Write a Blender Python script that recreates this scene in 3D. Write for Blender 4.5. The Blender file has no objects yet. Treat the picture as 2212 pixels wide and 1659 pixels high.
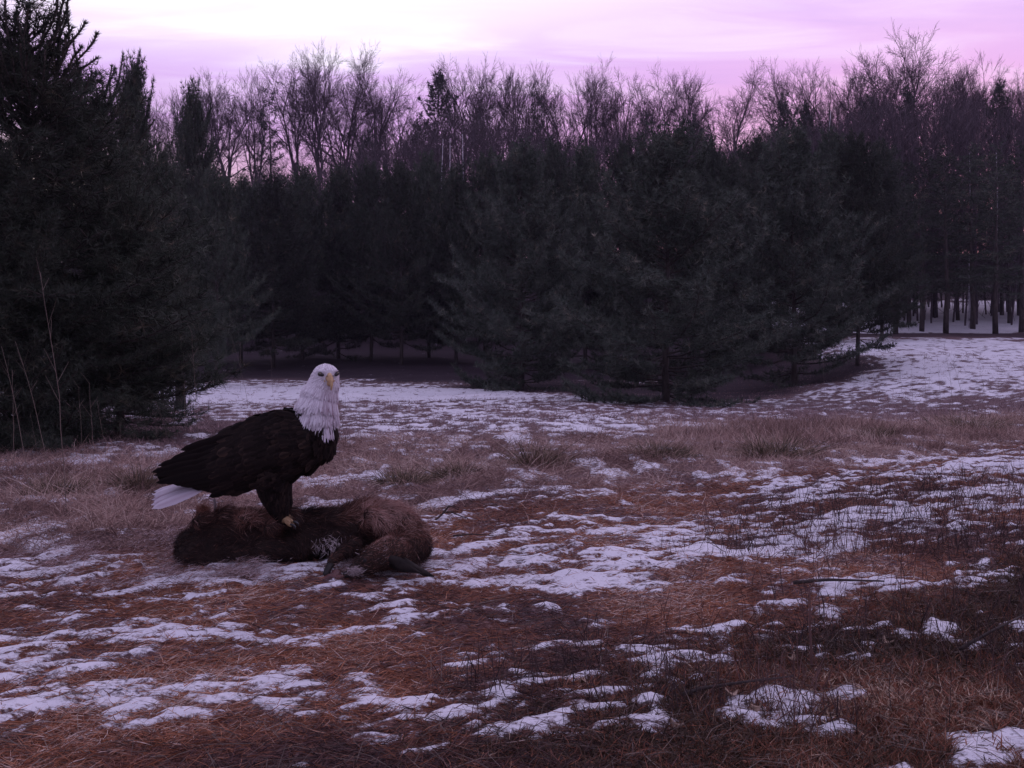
import bpy, bmesh, math, random
import numpy as np
from mathutils import Vector, Matrix
PI = math.pi
scene = bpy.context.scene
COL = scene.collection
rng = np.random.default_rng(7)
random.seed(7)

# ------------------------------------------------------------------ camera, sky, sun, exposure
F = 2372.0            # focal length in pixels of a 2212 px wide picture
CH = 0.94             # camera height
cam = bpy.data.cameras.new('camera')
cam.sensor_width = 36.0
cam.lens = 36.0 * F / 2212.0
cam.shift_y = (680.0 - 829.5) / 2212.0
cam.clip_start = 0.05
cam.clip_end = 3000
cam_ob = bpy.data.objects.new('camera', cam)
cam_ob.location = (0, 0, CH)
cam_ob.rotation_euler = (math.radians(90), 0, 0)
COL.objects.link(cam_ob)
scene.camera = cam_ob

scene.view_settings.view_transform = 'Standard'
scene.view_settings.look = 'None'
scene.view_settings.gamma = 1
scene.view_settings.exposure = 0.0

SUN_EL, SUN_AZ = math.radians(2.0), math.radians(22)      # dusk, the sun low behind the wood on the right

def build_world():
    w = bpy.data.worlds.new('World'); scene.world = w; w.use_nodes = True
    nt = w.node_tree; nt.nodes.clear()
    N = nt.nodes.new; L = nt.links.new
    out = N('ShaderNodeOutputWorld'); bg = N('ShaderNodeBackground'); L(bg.outputs[0], out.inputs[0])
    sky = N('ShaderNodeTexSky'); sky.sky_type = 'NISHITA'; sky.sun_disc = False
    sky.sun_elevation = SUN_EL; sky.sun_rotation = SUN_AZ
    tc = N('ShaderNodeTexCoord')
    sep = N('ShaderNodeSeparateXYZ'); L(tc.outputs['Generated'], sep.inputs[0])
    def math_(op, a, b=None, clamp=False):
        m = N('ShaderNodeMath'); m.operation = op; m.use_clamp = clamp
        for i, v in enumerate((a, b)):
            if v is None: continue
            if isinstance(v, (int, float)): m.inputs[i].default_value = v
            else: L(v, m.inputs[i])
        return m.outputs[0]
    def ramp(fac, stops, interp='EASE'):
        r = N('ShaderNodeValToRGB'); r.color_ramp.interpolation = interp
        el = r.color_ramp.elements
        while len(el) < len(stops): el.new(0.5)
        for e, (p, c) in zip(el, stops): e.position = p; e.color = (*c, 1)
        L(fac, r.inputs[0]); return r.outputs[0]
    def mix(fac, a, b, mode='MIX'):
        m = N('ShaderNodeMix'); m.data_type = 'RGBA'; m.blend_type = mode
        if isinstance(fac, (int, float)): m.inputs[0].default_value = fac
        else: L(fac, m.inputs[0])
        for s, v in ((m.inputs[6], a), (m.inputs[7], b)):
            if isinstance(v, tuple): s.default_value = (*v, 1)
            else: L(v, s)
        return m.outputs[2]
    x, y, z = sep.outputs
    # vertical gradient of the veil of cloud, from pale pink at the horizon through lavender
    grad = ramp(z, [(0.0, (0.40, 0.24, 0.36)), (0.10, (0.72, 0.38, 0.56)), (0.16, (0.68, 0.40, 0.76)), (0.21, (0.76, 0.49, 0.92)), (0.28, (0.90, 0.66, 1.02)), (0.5, (0.90, 0.74, 1.10)), (1.0, (0.80, 0.70, 1.02))], 'LINEAR')
    # warm glow towards the sunken sun (azimuth to the right)
    dx = math_('MULTIPLY', x, math.sin(SUN_AZ) ); dy = math_('MULTIPLY', y, math.cos(SUN_AZ))
    toward = math_('ADD', dx, dy)
    low = math_('SUBTRACT', 1.0, math_('MULTIPLY', z, 3.5), True)
    glow = math_('MULTIPLY', math_('POWER', math_('MAXIMUM', toward, 0.0), 14.0), low, True)
    c = mix(glow, grad, (1.05, 0.40, 0.58))
    # pale yellow low down on the left
    lx = math_('MULTIPLY', math_('SUBTRACT', math_('MULTIPLY', x, -1.0), 0.18), 4.0, True)
    lowy = math_('SUBTRACT', 1.0, math_('MULTIPLY', math_('ABSOLUTE', math_('SUBTRACT', z, 0.10)), 14.0), True)
    c = mix(math_('MULTIPLY', lx, lowy), c, (0.95, 0.85, 0.62))
    # streaky cloud, laid out on a flat layer overhead
    den = math_('ADD', math_('MAXIMUM', z, 0.0), 0.06)
    px = math_('DIVIDE', x, den); py = math_('DIVIDE', y, den)
    cv = N('ShaderNodeCombineXYZ'); L(math_('MULTIPLY', px, 0.55), cv.inputs[0]); L(math_('MULTIPLY', py, 1.5), cv.inputs[1])
    n1 = N('ShaderNodeTexNoise'); n1.inputs['Scale'].default_value = 1.7; n1.inputs['Detail'].default_value = 6; n1.inputs['Roughness'].default_value = 0.55
    n1.inputs['Distortion'].default_value = 0.6
    L(cv.outputs[0], n1.inputs['Vector'])
    cl = ramp(n1.outputs[0], [(0.42, (0, 0, 0)), (0.72, (1, 1, 1))])
    up = math_('MULTIPLY', math_('SUBTRACT', z, 0.12), 5.0, True)
    c = mix(math_('MULTIPLY', math_('MULTIPLY', cl, up), 0.95), c, (1.08, 0.94, 1.14))
    dk = ramp(n1.outputs[0], [(0.25, (1, 1, 1)), (0.5, (0, 0, 0))])
    c = mix(math_('MULTIPLY', math_('MULTIPLY', dk, up), 0.85), c, (0.64, 0.42, 0.84))
    # large bright break in the cloud, upper left of the view
    ex = math_('MULTIPLY', math_('ADD', x, 0.17), 3.2)
    ez = math_('MULTIPLY', math_('SUBTRACT', z, math_('ADD', 0.315, math_('MULTIPLY', x, 0.03))), 13.0)
    nn = math_('MULTIPLY', math_('SUBTRACT', n1.outputs[0], 0.5), 2.4)
    rr = math_('ADD', math_('SQRT', math_('ADD', math_('MULTIPLY', ex, ex), math_('MULTIPLY', ez, ez))), nn)
    front = math_('MULTIPLY', y, 3.0, True)
    br = math_('MULTIPLY', math_('SUBTRACT', 1.35, rr, True), front)
    c = mix(br, c, (1.25, 1.2, 1.25))
    # away from the sunset the sky is dim and bluish
    back = math_('MULTIPLY', math_('ADD', toward, 0.55), 0.9, True)
    c = mix(back, (0.52, 0.46, 0.72), c)
    tint = mix(1.0, sky.outputs[0], (0.012, 0.012, 0.04), 'MULTIPLY')
    c = mix(1.0, c, tint, 'ADD')
    L(c, bg.inputs[0]); bg.inputs[1].default_value = 1.0
build_world()

sun = bpy.data.lights.new('sun', 'SUN'); sun.energy = 0.12; sun.angle = math.radians(25); sun.color = (1.0, 0.62, 0.66)
sun_ob = bpy.data.objects.new('sun', sun); COL.objects.link(sun_ob)
sun_ob.rotation_euler = (math.radians(90 - 9), 0, -SUN_AZ + PI)

# ------------------------------------------------------------------ helpers
def sstep(a, b, x):
    t = np.clip((np.asarray(x, float) - a) / (b - a), 0, 1); return t * t * (3 - 2 * t)
def _hash(ix, iy, seed):
    h = (ix.astype(np.int64) * 374761393 + iy.astype(np.int64) * 668265263 + seed * 1442695041) & 0x7fffffff
    h = ((h ^ (h >> 13)) * 1274126177) & 0x7fffffff
    h = h ^ (h >> 16)
    return (h & 0xffffff) / float(0xffffff)
def vnoise(x, y, seed=0):
    x = np.asarray(x, float); y = np.asarray(y, float)
    ix = np.floor(x); iy = np.floor(y); fx = x - ix; fy = y - iy
    fx = fx * fx * (3 - 2 * fx); fy = fy * fy * (3 - 2 * fy)
    a = _hash(ix, iy, seed); b = _hash(ix + 1, iy, seed); c = _hash(ix, iy + 1, seed); d = _hash(ix + 1, iy + 1, seed)
    return (a * (1 - fx) + b * fx) * (1 - fy) + (c * (1 - fx) + d * fx) * fy
def fbm(x, y, seed=0, oct=4, gain=0.5):
    s = 0; a = 1; t = 0
    for k in range(oct):
        s = s + a * vnoise(x * 2 ** k + 17.3 * k, y * 2 ** k - 9.1 * k, seed + k); t += a; a *= gain
    return s / t

def np_mesh(name, V, faces, mat, parent=None, attrs=None, smooth=False, link=True):
    """faces: list of (n,3) or (n,4) int arrays; attrs: dict of per-vertex floats"""
    V = np.asarray(V, np.float32)
    me = bpy.data.meshes.new(name)
    me.vertices.add(len(V)); me.vertices.foreach_set('co', V.ravel())
    faces = [np.asarray(f, np.int32) for f in faces if len(f)]
    li = np.concatenate([f.ravel() for f in faces])
    sizes = np.concatenate([np.full(len(f), f.shape[1], np.int32) for f in faces])
    starts = np.concatenate([[0], np.cumsum(sizes)[:-1]]).astype(np.int32)
    me.loops.add(len(li)); me.loops.foreach_set('vertex_index', li)
    me.polygons.add(len(sizes)); me.polygons.foreach_set('loop_start', starts); me.polygons.foreach_set('loop_total', sizes)
    me.update(calc_edges=True)
    if smooth: me.polygons.foreach_set('use_smooth', np.ones(len(sizes), bool))
    for k, a in (attrs or {}).items():
        at = me.attributes.new(k, 'FLOAT', 'POINT'); at.data.foreach_set('value', np.asarray(a, np.float32))
    for m in (mat if isinstance(mat, (list, tuple)) else [mat]): me.materials.append(m)
    if not link: return me
    o = bpy.data.objects.new(name, me); COL.objects.link(o)
    if parent is not None: o.parent = parent
    return o
def ob(name, me, parent=None):
    o = bpy.data.objects.new(name, me); COL.objects.link(o)
    if parent is not None: o.parent = parent
    return o
def empty(name, loc=(0, 0, 0), rz=0.0, sc=(1, 1, 1)):
    o = bpy.data.objects.new(name, None); COL.objects.link(o); o.empty_display_size = 0.2
    o.location = loc; o.rotation_euler = (0, 0, rz); o.scale = sc; return o
def tag(o, label=None, cat=None, group=None, kind=None):
    if label: o['label'] = label
    if cat: o['category'] = cat
    if group: o['group'] = group
    if kind: o['kind'] = kind
    return o

def norm(a): return a / np.maximum(np.linalg.norm(a, axis=-1, keepdims=True), 1e-9)
def perp(d):
    up = np.where(np.abs(d[:, 2:3]) > 0.9, np.array([[1., 0, 0]]), np.array([[0., 0, 1]]))
    a = norm(np.cross(d, up)); return a, np.cross(a, d)
def tubes(P0, P1, R0, R1, sides=3):
    P0 = np.asarray(P0, float); P1 = np.asarray(P1, float); n = len(P0)
    R0 = np.broadcast_to(np.asarray(R0, float), (n,)); R1 = np.broadcast_to(np.asarray(R1, float), (n,))
    a, b = perp(norm(P1 - P0))
    V = np.zeros((n, sides * 2, 3))
    for k in range(sides):
        th = 2 * PI * k / sides
        o = a * math.cos(th) + b * math.sin(th)
        V[:, k] = P0 + o * R0[:, None]; V[:, sides + k] = P1 + o * R1[:, None]
    base = np.arange(n)[:, None] * (2 * sides)
    Q = []
    for k in range(sides):
        k2 = (k + 1) % sides
        Q.append(base + np.array([[k, k2, sides + k2, sides + k]]))
    return V.reshape(-1, 3), np.concatenate(Q)
def chain_tube(pts, rads, sides=8, cap=True):
    """one continuous tapered tube through points"""
    pts = np.asarray(pts, float); n = len(pts)
    T = np.zeros_like(pts); T[1:-1] = pts[2:] - pts[:-2]; T[0] = pts[1] - pts[0]; T[-1] = pts[-1] - pts[-2]
    T = norm(T)
    ref = np.array([0.13, 0.97, 0.2]); V = []
    for i in range(n):
        a = np.cross(T[i], ref); a /= max(np.linalg.norm(a), 1e-6); b = np.cross(a, T[i])
        for k in range(sides):
            th = 2 * PI * k / sides
            V.append(pts[i] + (a * math.cos(th) + b * math.sin(th)) * rads[i])
    Q = []
    for i in range(n - 1):
        for k in range(sides):
            k2 = (k + 1) % sides
            Q.append((i * sides + k, i * sides + k2, (i + 1) * sides + k2, (i + 1) * sides + k))
    Tt = []
    if cap:
        V.append(pts[0]); c0 = len(V) - 1; V.append(pts[-1]); c1 = len(V) - 1
        for k in range(sides):
            k2 = (k + 1) % sides
            Tt.append((c0, k2, k)); Tt.append((c1, (n - 1) * sides + k, (n - 1) * sides + k2))
    return np.array(V), np.array(Q), np.array(Tt).reshape(-1, 3)
class Acc:
    def __init__(s): s.V = []; s.Q = []; s.T = []; s.n = 0; s.A = {}
    def add(s, V, Q=None, T=None, **attrs):
        V = np.asarray(V).reshape(-1, 3)
        if Q is not None and len(Q): s.Q.append(np.asarray(Q) + s.n)
        if T is not None and len(T): s.T.append(np.asarray(T) + s.n)
        for k, v in attrs.items(): s.A.setdefault(k, []).append(np.broadcast_to(np.asarray(v, float), (len(V),)))
        s.V.append(V); s.n += len(V)
    def build(s, name, mat, parent=None, smooth=False, link=True):
        f = []
        if s.Q: f.append(np.concatenate(s.Q))
        if s.T: f.append(np.concatenate(s.T))
        return np_mesh(name, np.concatenate(s.V), f, mat, parent, {k: np.concatenate(v) for k, v in s.A.items()}, smooth, link)

def strands(P, D, L, W, bend=None, sag=0.0):
    """flat tapering blades: P base, D direction, L length, W width; bend = sideways curve vectors"""
    n = len(P); D = norm(D)
    L = np.broadcast_to(np.asarray(L, float), (n,))[:, None]; W = np.broadcast_to(np.asarray(W, float), (n,))[:, None]
    r = norm(rng.normal(size=(n, 3))); S = norm(np.cross(D, r))
    if bend is None: bend = np.zeros((n, 3))
    mid = P + D * L * 0.5 + bend * L * 0.18
    tip = P + D * L * 0.95 + bend * L * 0.6
    mid[:, 2] -= (sag * L[:, 0] * 0.2); tip[:, 2] -= (sag * L[:, 0])
    V = np.stack([P - S * W * .5, P + S * W * .5, mid - S * W * .4, mid + S * W * .4, tip], 1)
    b = np.arange(n)[:, None] * 5
    Q = b + np.array([[0, 1, 3, 2]]); T = b + np.array([[2, 3, 4]])
    return V.reshape(-1, 3), Q, T
def feather_geo(P, N, D, L, W, lift=0.12, cup=0.15):
    n = len(P); D = norm(D); N = norm(N - D * np.sum(N * D, 1, keepdims=True)); S = np.cross(D, N)
    L = np.broadcast_to(np.asarray(L, float), (n,))[:, None]; W = np.broadcast_to(np.asarray(W, float), (n,))[:, None]
    prof = [(0, 0), (.3, .75), (.62, 1.), (.88, .72), (1, 0)]
    rows = []; fx = []
    for a, w in prof:
        c = P + D * L * a + N * L * (lift * (a * a * 0.2 + 0.02 + .35 * a * (1 - a)))
        if w == 0: rows.append(c); fx.append(1.0 if a > 0 else 0.2)
        else:
            rows.append(c - S * W * w * .5 - N * W * cup * w); rows.append(c + N * W * 0.05); rows.append(c + S * W * w * .5 - N * W * cup * w); fx += [1.0, 0.0, 1.0]
    V = np.stack(rows, 1)                      # 0 | 123 | 456 | 789 | 10
    b = np.arange(n)[:, None] * 11
    Q = np.concatenate([b + np.array([[q]]).reshape(1, 4) for q in ((1, 2, 5, 4), (2, 3, 6, 5), (4, 5, 8, 7), (5, 6, 9, 8))])
    T = np.concatenate([b + np.array([t]) for t in ((0, 2, 1), (0, 3, 2), (7, 8, 10), (8, 9, 10))])
    return V.reshape(-1, 3), Q, T, np.tile(np.array(fx), n)

def blob(name, balls, voxel, smooth_it, mats, parent=None, link=True):
    """balls: (center, (rx,ry,rz), rot_y angle) fused by a voxel remesh to ONE continuous surface"""
    bm = bmesh.new()
    for c, r, ang in balls:
        M = Matrix.Translation(Vector(c)) @ Matrix.Rotation(ang, 4, 'Y') @ Matrix.Diagonal((*r, 1))
        bmesh.ops.create_icosphere(bm, subdivisions=3, radius=1, matrix=M)
    me = bpy.data.meshes.new(name + '_src'); bm.to_mesh(me); bm.free()
    o = bpy.data.objects.new(name + '_src', me); COL.objects.link(o)
    m = o.modifiers.new('r', 'REMESH'); m.mode = 'VOXEL'; m.voxel_size = voxel
    s = o.modifiers.new('s', 'SMOOTH'); s.factor = 0.5; s.iterations = smooth_it
    dg = bpy.context.evaluated_depsgraph_get(); dg.update()
    me2 = bpy.data.meshes.new_from_object(o.evaluated_get(dg))
    bpy.data.objects.remove(o); bpy.data.meshes.remove(me)
    me2.name = name; me2.materials.clear()
    for mt in mats: me2.materials.append(mt)
    me2.polygons.foreach_set('use_smooth', np.ones(len(me2.polygons), bool))
    return ob(name, me2, parent)
def chain_balls(pts, per=6, squash=(1, 1, 1)):
    out = []
    for (a, ra), (b, rb) in zip(pts[:-1], pts[1:]):
        for k in range(per):
            t = k / per; c = [a[i] * (1 - t) + b[i] * t for i in range(3)]; r = ra * (1 - t) + rb * t
            out.append((c, (r * squash[0], r * squash[1], r * squash[2]), 0))
    c, r = pts[-1]; out.append((list(c), (r * squash[0], r * squash[1], r * squash[2]), 0))
    return out
def sample_mesh(o, n, keep=None):
    me = o.data; me.calc_loop_triangles()
    nt = len(me.loop_triangles); tri = np.zeros(nt * 3, np.int32); me.loop_triangles.foreach_get('vertices', tri); tri = tri.reshape(-1, 3)
    co = np.zeros(len(me.vertices) * 3); me.vertices.foreach_get('co', co); co = co.reshape(-1, 3)
    A, B, C = co[tri[:, 0]], co[tri[:, 1]], co[tri[:, 2]]
    nr = np.cross(B - A, C - A); ar = np.linalg.norm(nr, axis=1)
    if keep is not None:
        ar = ar * keep((A + B + C) / 3)
    idx = rng.choice(nt, n, p=ar / ar.sum())
    u = rng.random((n, 2)); s = u.sum(1) > 1; u[s] = 1 - u[s]
    return A[idx] + (B - A)[idx] * u[:, :1] + (C - A)[idx] * u[:, 1:], norm(nr[idx])

# ------------------------------------------------------------------ materials
def new_mat(name):
    m = bpy.data.materials.new(name); m.use_nodes = True
    return m, m.node_tree, m.node_tree.nodes['Principled BSDF']
def set_ramp(r, stops, interp='LINEAR'):
    r.color_ramp.interpolation = interp; el = r.color_ramp.elements
    while len(el) < len(stops): el.new(0.5)
    for e, (p, c) in zip(el, stops): e.position = p; e.color = (*c, 1)
def attr_mat(name, stops, rough=0.85, attr='rnd', spec=0.2, noise=None, sheen=0):
    m, nt, b = new_mat(name)
    a = nt.nodes.new('ShaderNodeAttribute'); a.attribute_name = attr
    r = nt.nodes.new('ShaderNodeValToRGB'); set_ramp(r, stops)
    src = a.outputs['Fac']
    if noise:
        tc = nt.nodes.new('ShaderNodeTexCoord'); n = nt.nodes.new('ShaderNodeTexNoise'); n.inputs['Scale'].default_value = noise[0]; n.inputs['Detail'].default_value = 3
        nt.links.new(tc.outputs['Object'], n.inputs['Vector'])
        mm = nt.nodes.new('ShaderNodeMath'); mm.operation = 'MULTIPLY_ADD'; mm.inputs[1].default_value = noise[1]; mm.inputs[2].default_value = -noise[1] * .5
        nt.links.new(n.outputs[0], mm.inputs[0])
        ad = nt.nodes.new('ShaderNodeMath'); ad.operation = 'ADD'; ad.use_clamp = True
        nt.links.new(mm.outputs[0], ad.inputs[0]); nt.links.new(src, ad.inputs[1]); src = ad.outputs[0]
    nt.links.new(src, r.inputs[0]); nt.links.new(r.outputs[0], b.inputs['Base Color'])
    b.inputs['Roughness'].default_value = rough; b.inputs['Specular IOR Level'].default_value = spec
    return m
def noise_mat(name, stops, scale=8, rough=0.85, bump=0.3, spec=0.2, stretch=(1, 1, 1), detail=5):
    m, nt, b = new_mat(name)
    tc = nt.nodes.new('ShaderNodeTexCoord'); mp = nt.nodes.new('ShaderNodeMapping'); mp.inputs['Scale'].default_value = stretch
    n = nt.nodes.new('ShaderNodeTexNoise'); n.inputs['Scale'].default_value = scale; n.inputs['Detail'].default_value = detail
    nt.links.new(tc.outputs['Object'], mp.inputs[0]); nt.links.new(mp.outputs[0], n.inputs['Vector'])
    r = nt.nodes.new('ShaderNodeValToRGB'); set_ramp(r, stops)
    nt.links.new(n.outputs[0], r.inputs[0]); nt.links.new(r.outputs[0], b.inputs['Base Color'])
    bp = nt.nodes.new('ShaderNodeBump'); bp.inputs['Strength'].default_value = bump; bp.inputs['Distance'].default_value = 0.02
    nt.links.new(n.outputs[0], bp.inputs['Height']); nt.links.new(bp.outputs[0], b.inputs['Normal'])
    b.inputs['Roughness'].default_value = rough; b.inputs['Specular IOR Level'].default_value = spec
    return m

M_needle = attr_mat('pine_needles', [(0, (.030, .042, .030)), (.5, (.060, .076, .056)), (.85, (.105, .115, .085)), (1, (.19, .16, .11))], .75, noise=(1.5, 1.1))
def vary(m, lo, hi):
    nt = m.node_tree; b = nt.nodes['Principled BSDF']; src = b.inputs['Base Color'].links[0].from_socket
    oi = nt.nodes.new('ShaderNodeObjectInfo'); mr = nt.nodes.new('ShaderNodeMapRange'); mr.inputs[3].default_value = lo; mr.inputs[4].default_value = hi
    nt.links.new(oi.outputs['Random'], mr.inputs[0]); hs = nt.nodes.new('ShaderNodeHueSaturation'); nt.links.new(mr.outputs[0], hs.inputs['Value']); nt.links.new(src, hs.inputs['Color']); nt.links.new(hs.outputs[0], b.inputs['Base Color'])
vary(M_needle, .5, 1.15)
M_needle_lit = attr_mat('lit_pine_needles', [(0, (.036, .050, .038)), (.5, (.070, .086, .068)), (.85, (.12, .132, .105)), (1, (.19, .17, .13))], .75, noise=(1.5, 1.1))  # brighter copy of the needles, paints light onto the nearest pines
M_needle_far = attr_mat('far_pine_needles', [(0, (.040, .042, .040)), (1, (.085, .080, .078))], .8, noise=(.8, .4))
M_bark = noise_mat('dark_bark', [(.3, (.028, .022, .022)), (.7, (.085, .068, .062))], 14, .9, .6, stretch=(1, 1, .25))
M_twig = noise_mat('grey_twigs', [(.3, (.055, .040, .052)), (.7, (.11, .082, .095))], 2, .9, 0)
M_birch = noise_mat('pale_bark', [(.35, (.16, .14, .16)), (.5, (.45, .42, .46)), (.8, (.6, .56, .6))], 6, .8, .2, stretch=(1, 1, .6))
M_grass_tan = attr_mat('dry_tan_grass', [(0, (.10, .06, .055)), (.4, (.27, .17, .145)), (.75, (.46, .33, .28)), (1, (.62, .5, .44))], .85)
M_grass_field = attr_mat('dry_field_grass', [(0, (.11, .07, .075)), (.5, (.25, .165, .165)), (1, (.46, .34, .33))], .85)
M_grass_orange = attr_mat('rusty_thatch', [(0, (.04, .024, .026)), (.25, (.13, .07, .066)), (.45, (.20, .085, .055)), (.7, (.36, .14, .07)), (.88, (.46, .27, .19)), (1, (.62, .50, .44))], .8)
M_grass_verge = attr_mat('verge_moss_grass', [(0, (.04, .026, .02)), (.3, (.09, .058, .036)), (.5, (.18, .068, .042)), (.75, (.27, .11, .07)), (.9, (.34, .22, .15)), (1, (.62, .48, .36))], .8)
M_weed = attr_mat('dark_dead_stalks', [(0, (.035, .024, .026)), (1, (.15, .085, .075))], .85)
M_stalk_pale = attr_mat('pale_grass_stalks', [(0, (.10, .075, .065)), (1, (.24, .19, .16))], .85)
M_tuss = attr_mat('olive_tussock', [(0, (.03, .027, .018)), (.5, (.11, .085, .055)), (.8, (.30, .21, .15)), (1, (.5, .38, .3))], .85)
M_leaf = noise_mat('curled_dead_leaf', [(.3, (.16, .10, .07)), (.7, (.36, .27, .21))], 60, .8, .2)

def ground_material():
    m, nt, b = new_mat('ground_litter_and_snow')
    N = nt.nodes.new; L = nt.links.new
    tc = N('ShaderNodeTexCoord')
    def noise(scale, detail=4, rot=0, st=(1, 1, 1), rough=.55):
        mp = N('ShaderNodeMapping'); mp.inputs['Rotation'].default_value = (0, 0, rot); mp.inputs['Scale'].default_value = st
        n = N('ShaderNodeTexNoise'); n.inputs['Scale'].default_value = scale; n.inputs['Detail'].default_value = detail; n.inputs['Roughness'].default_value = rough
        L(tc.outputs['Object'], mp.inputs[0]); L(mp.outputs[0], n.inputs['Vector']); return n.outputs[0]
    def at(k):
        a = N('ShaderNodeAttribute'); a.attribute_name = k; return a.outputs['Fac']
    def mth(op, a, b_=None, clamp=False):
        q = N('ShaderNodeMath'); q.operation = op; q.use_clamp = clamp
        for i, v in enumerate((a, b_)):
            if v is None: continue
            if isinstance(v, (int, float)): q.inputs[i].default_value = v
            else: L(v, q.inputs[i])
        return q.outputs[0]
    def mix(f, a, c):
        q = N('ShaderNodeMix'); q.data_type = 'RGBA'; L(f, q.inputs[0])
        for s, v in ((q.inputs[6], a), (q.inputs[7], c)):
            if isinstance(v, tuple): s.default_value = (*v, 1)
            else: L(v, s)
        return q.outputs[2]
    def rmp(f, st):
        r = N('ShaderNodeValToRGB'); set_ramp(r, st); L(f, r.inputs[0]); return r.outputs[0]
    fine = noise(70, 5, rough=.7); mid = noise(13, 6, -.3, (1, 3.0, 1), .7); big = noise(1.3, 3)
    orange = rmp(mth('ADD', mth('MULTIPLY', fine, .6), mth('MULTIPLY', mid, .4)), [(.3, (.045, .020, .018)), (.5, (.16, .07, .048)), (.7, (.30, .16, .12))])
    orange = mix(rmp(noise(2.2, 4), [(.42, (0, 0, 0)), (.6, (1, 1, 1))]), orange, rmp(fine, [(.3, (.04, .024, .028)), (.5, (.12, .075, .08)), (.75, (.24, .17, .17))]))
    field = rmp(fine, [(.3, (.06, .038, .042)), (.5, (.13, .085, .09)), (.75, (.24, .17, .17))])
    moss = rmp(mth('ADD', mth('MULTIPLY', fine, .6), mth('MULTIPLY', mid, .4)), [(.3, (.025, .016, .013)), (.5, (.08, .038, .026)), (.7, (.13, .08, .05))])
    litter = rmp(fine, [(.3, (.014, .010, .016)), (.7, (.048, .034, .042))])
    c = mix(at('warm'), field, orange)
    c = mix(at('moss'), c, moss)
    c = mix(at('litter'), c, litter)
    s = mth('ADD', at('snow'), mth('MULTIPLY', mth('SUBTRACT', mid, .5), 2.8))
    s = mth('ADD', s, mth('MULTIPLY', mth('SUBTRACT', fine, .5), 1.7))
    sf = rmp(s, [(.38, (0, 0, 0)), (.72, (1, 1, 1))])
    spk = rmp(noise(38, 4, rough=.75), [(.57, (0, 0, 0)), (.68, (1, 1, 1))])
    snowc = mix(big, (.52, .52, .58), (.76, .76, .81))
    snowc = mix(mth('MULTIPLY', spk, .6), snowc, (.22, .15, .15))
    c = mix(sf, c, snowc)
    L(c, b.inputs['Base Color'])
    h = mth('ADD', mth('MULTIPLY', fine, .5), mth('MULTIPLY', sf, .6))
    bp = N('ShaderNodeBump'); bp.inputs['Strength'].default_value = .55; bp.inputs['Distance'].default_value = .015
    L(h, bp.inputs['Height']); L(bp.outputs[0], b.inputs['Normal'])
    b.inputs['Roughness'].default_value = .9; b.inputs['Specular IOR Level'].default_value = .1
    return m

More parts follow.
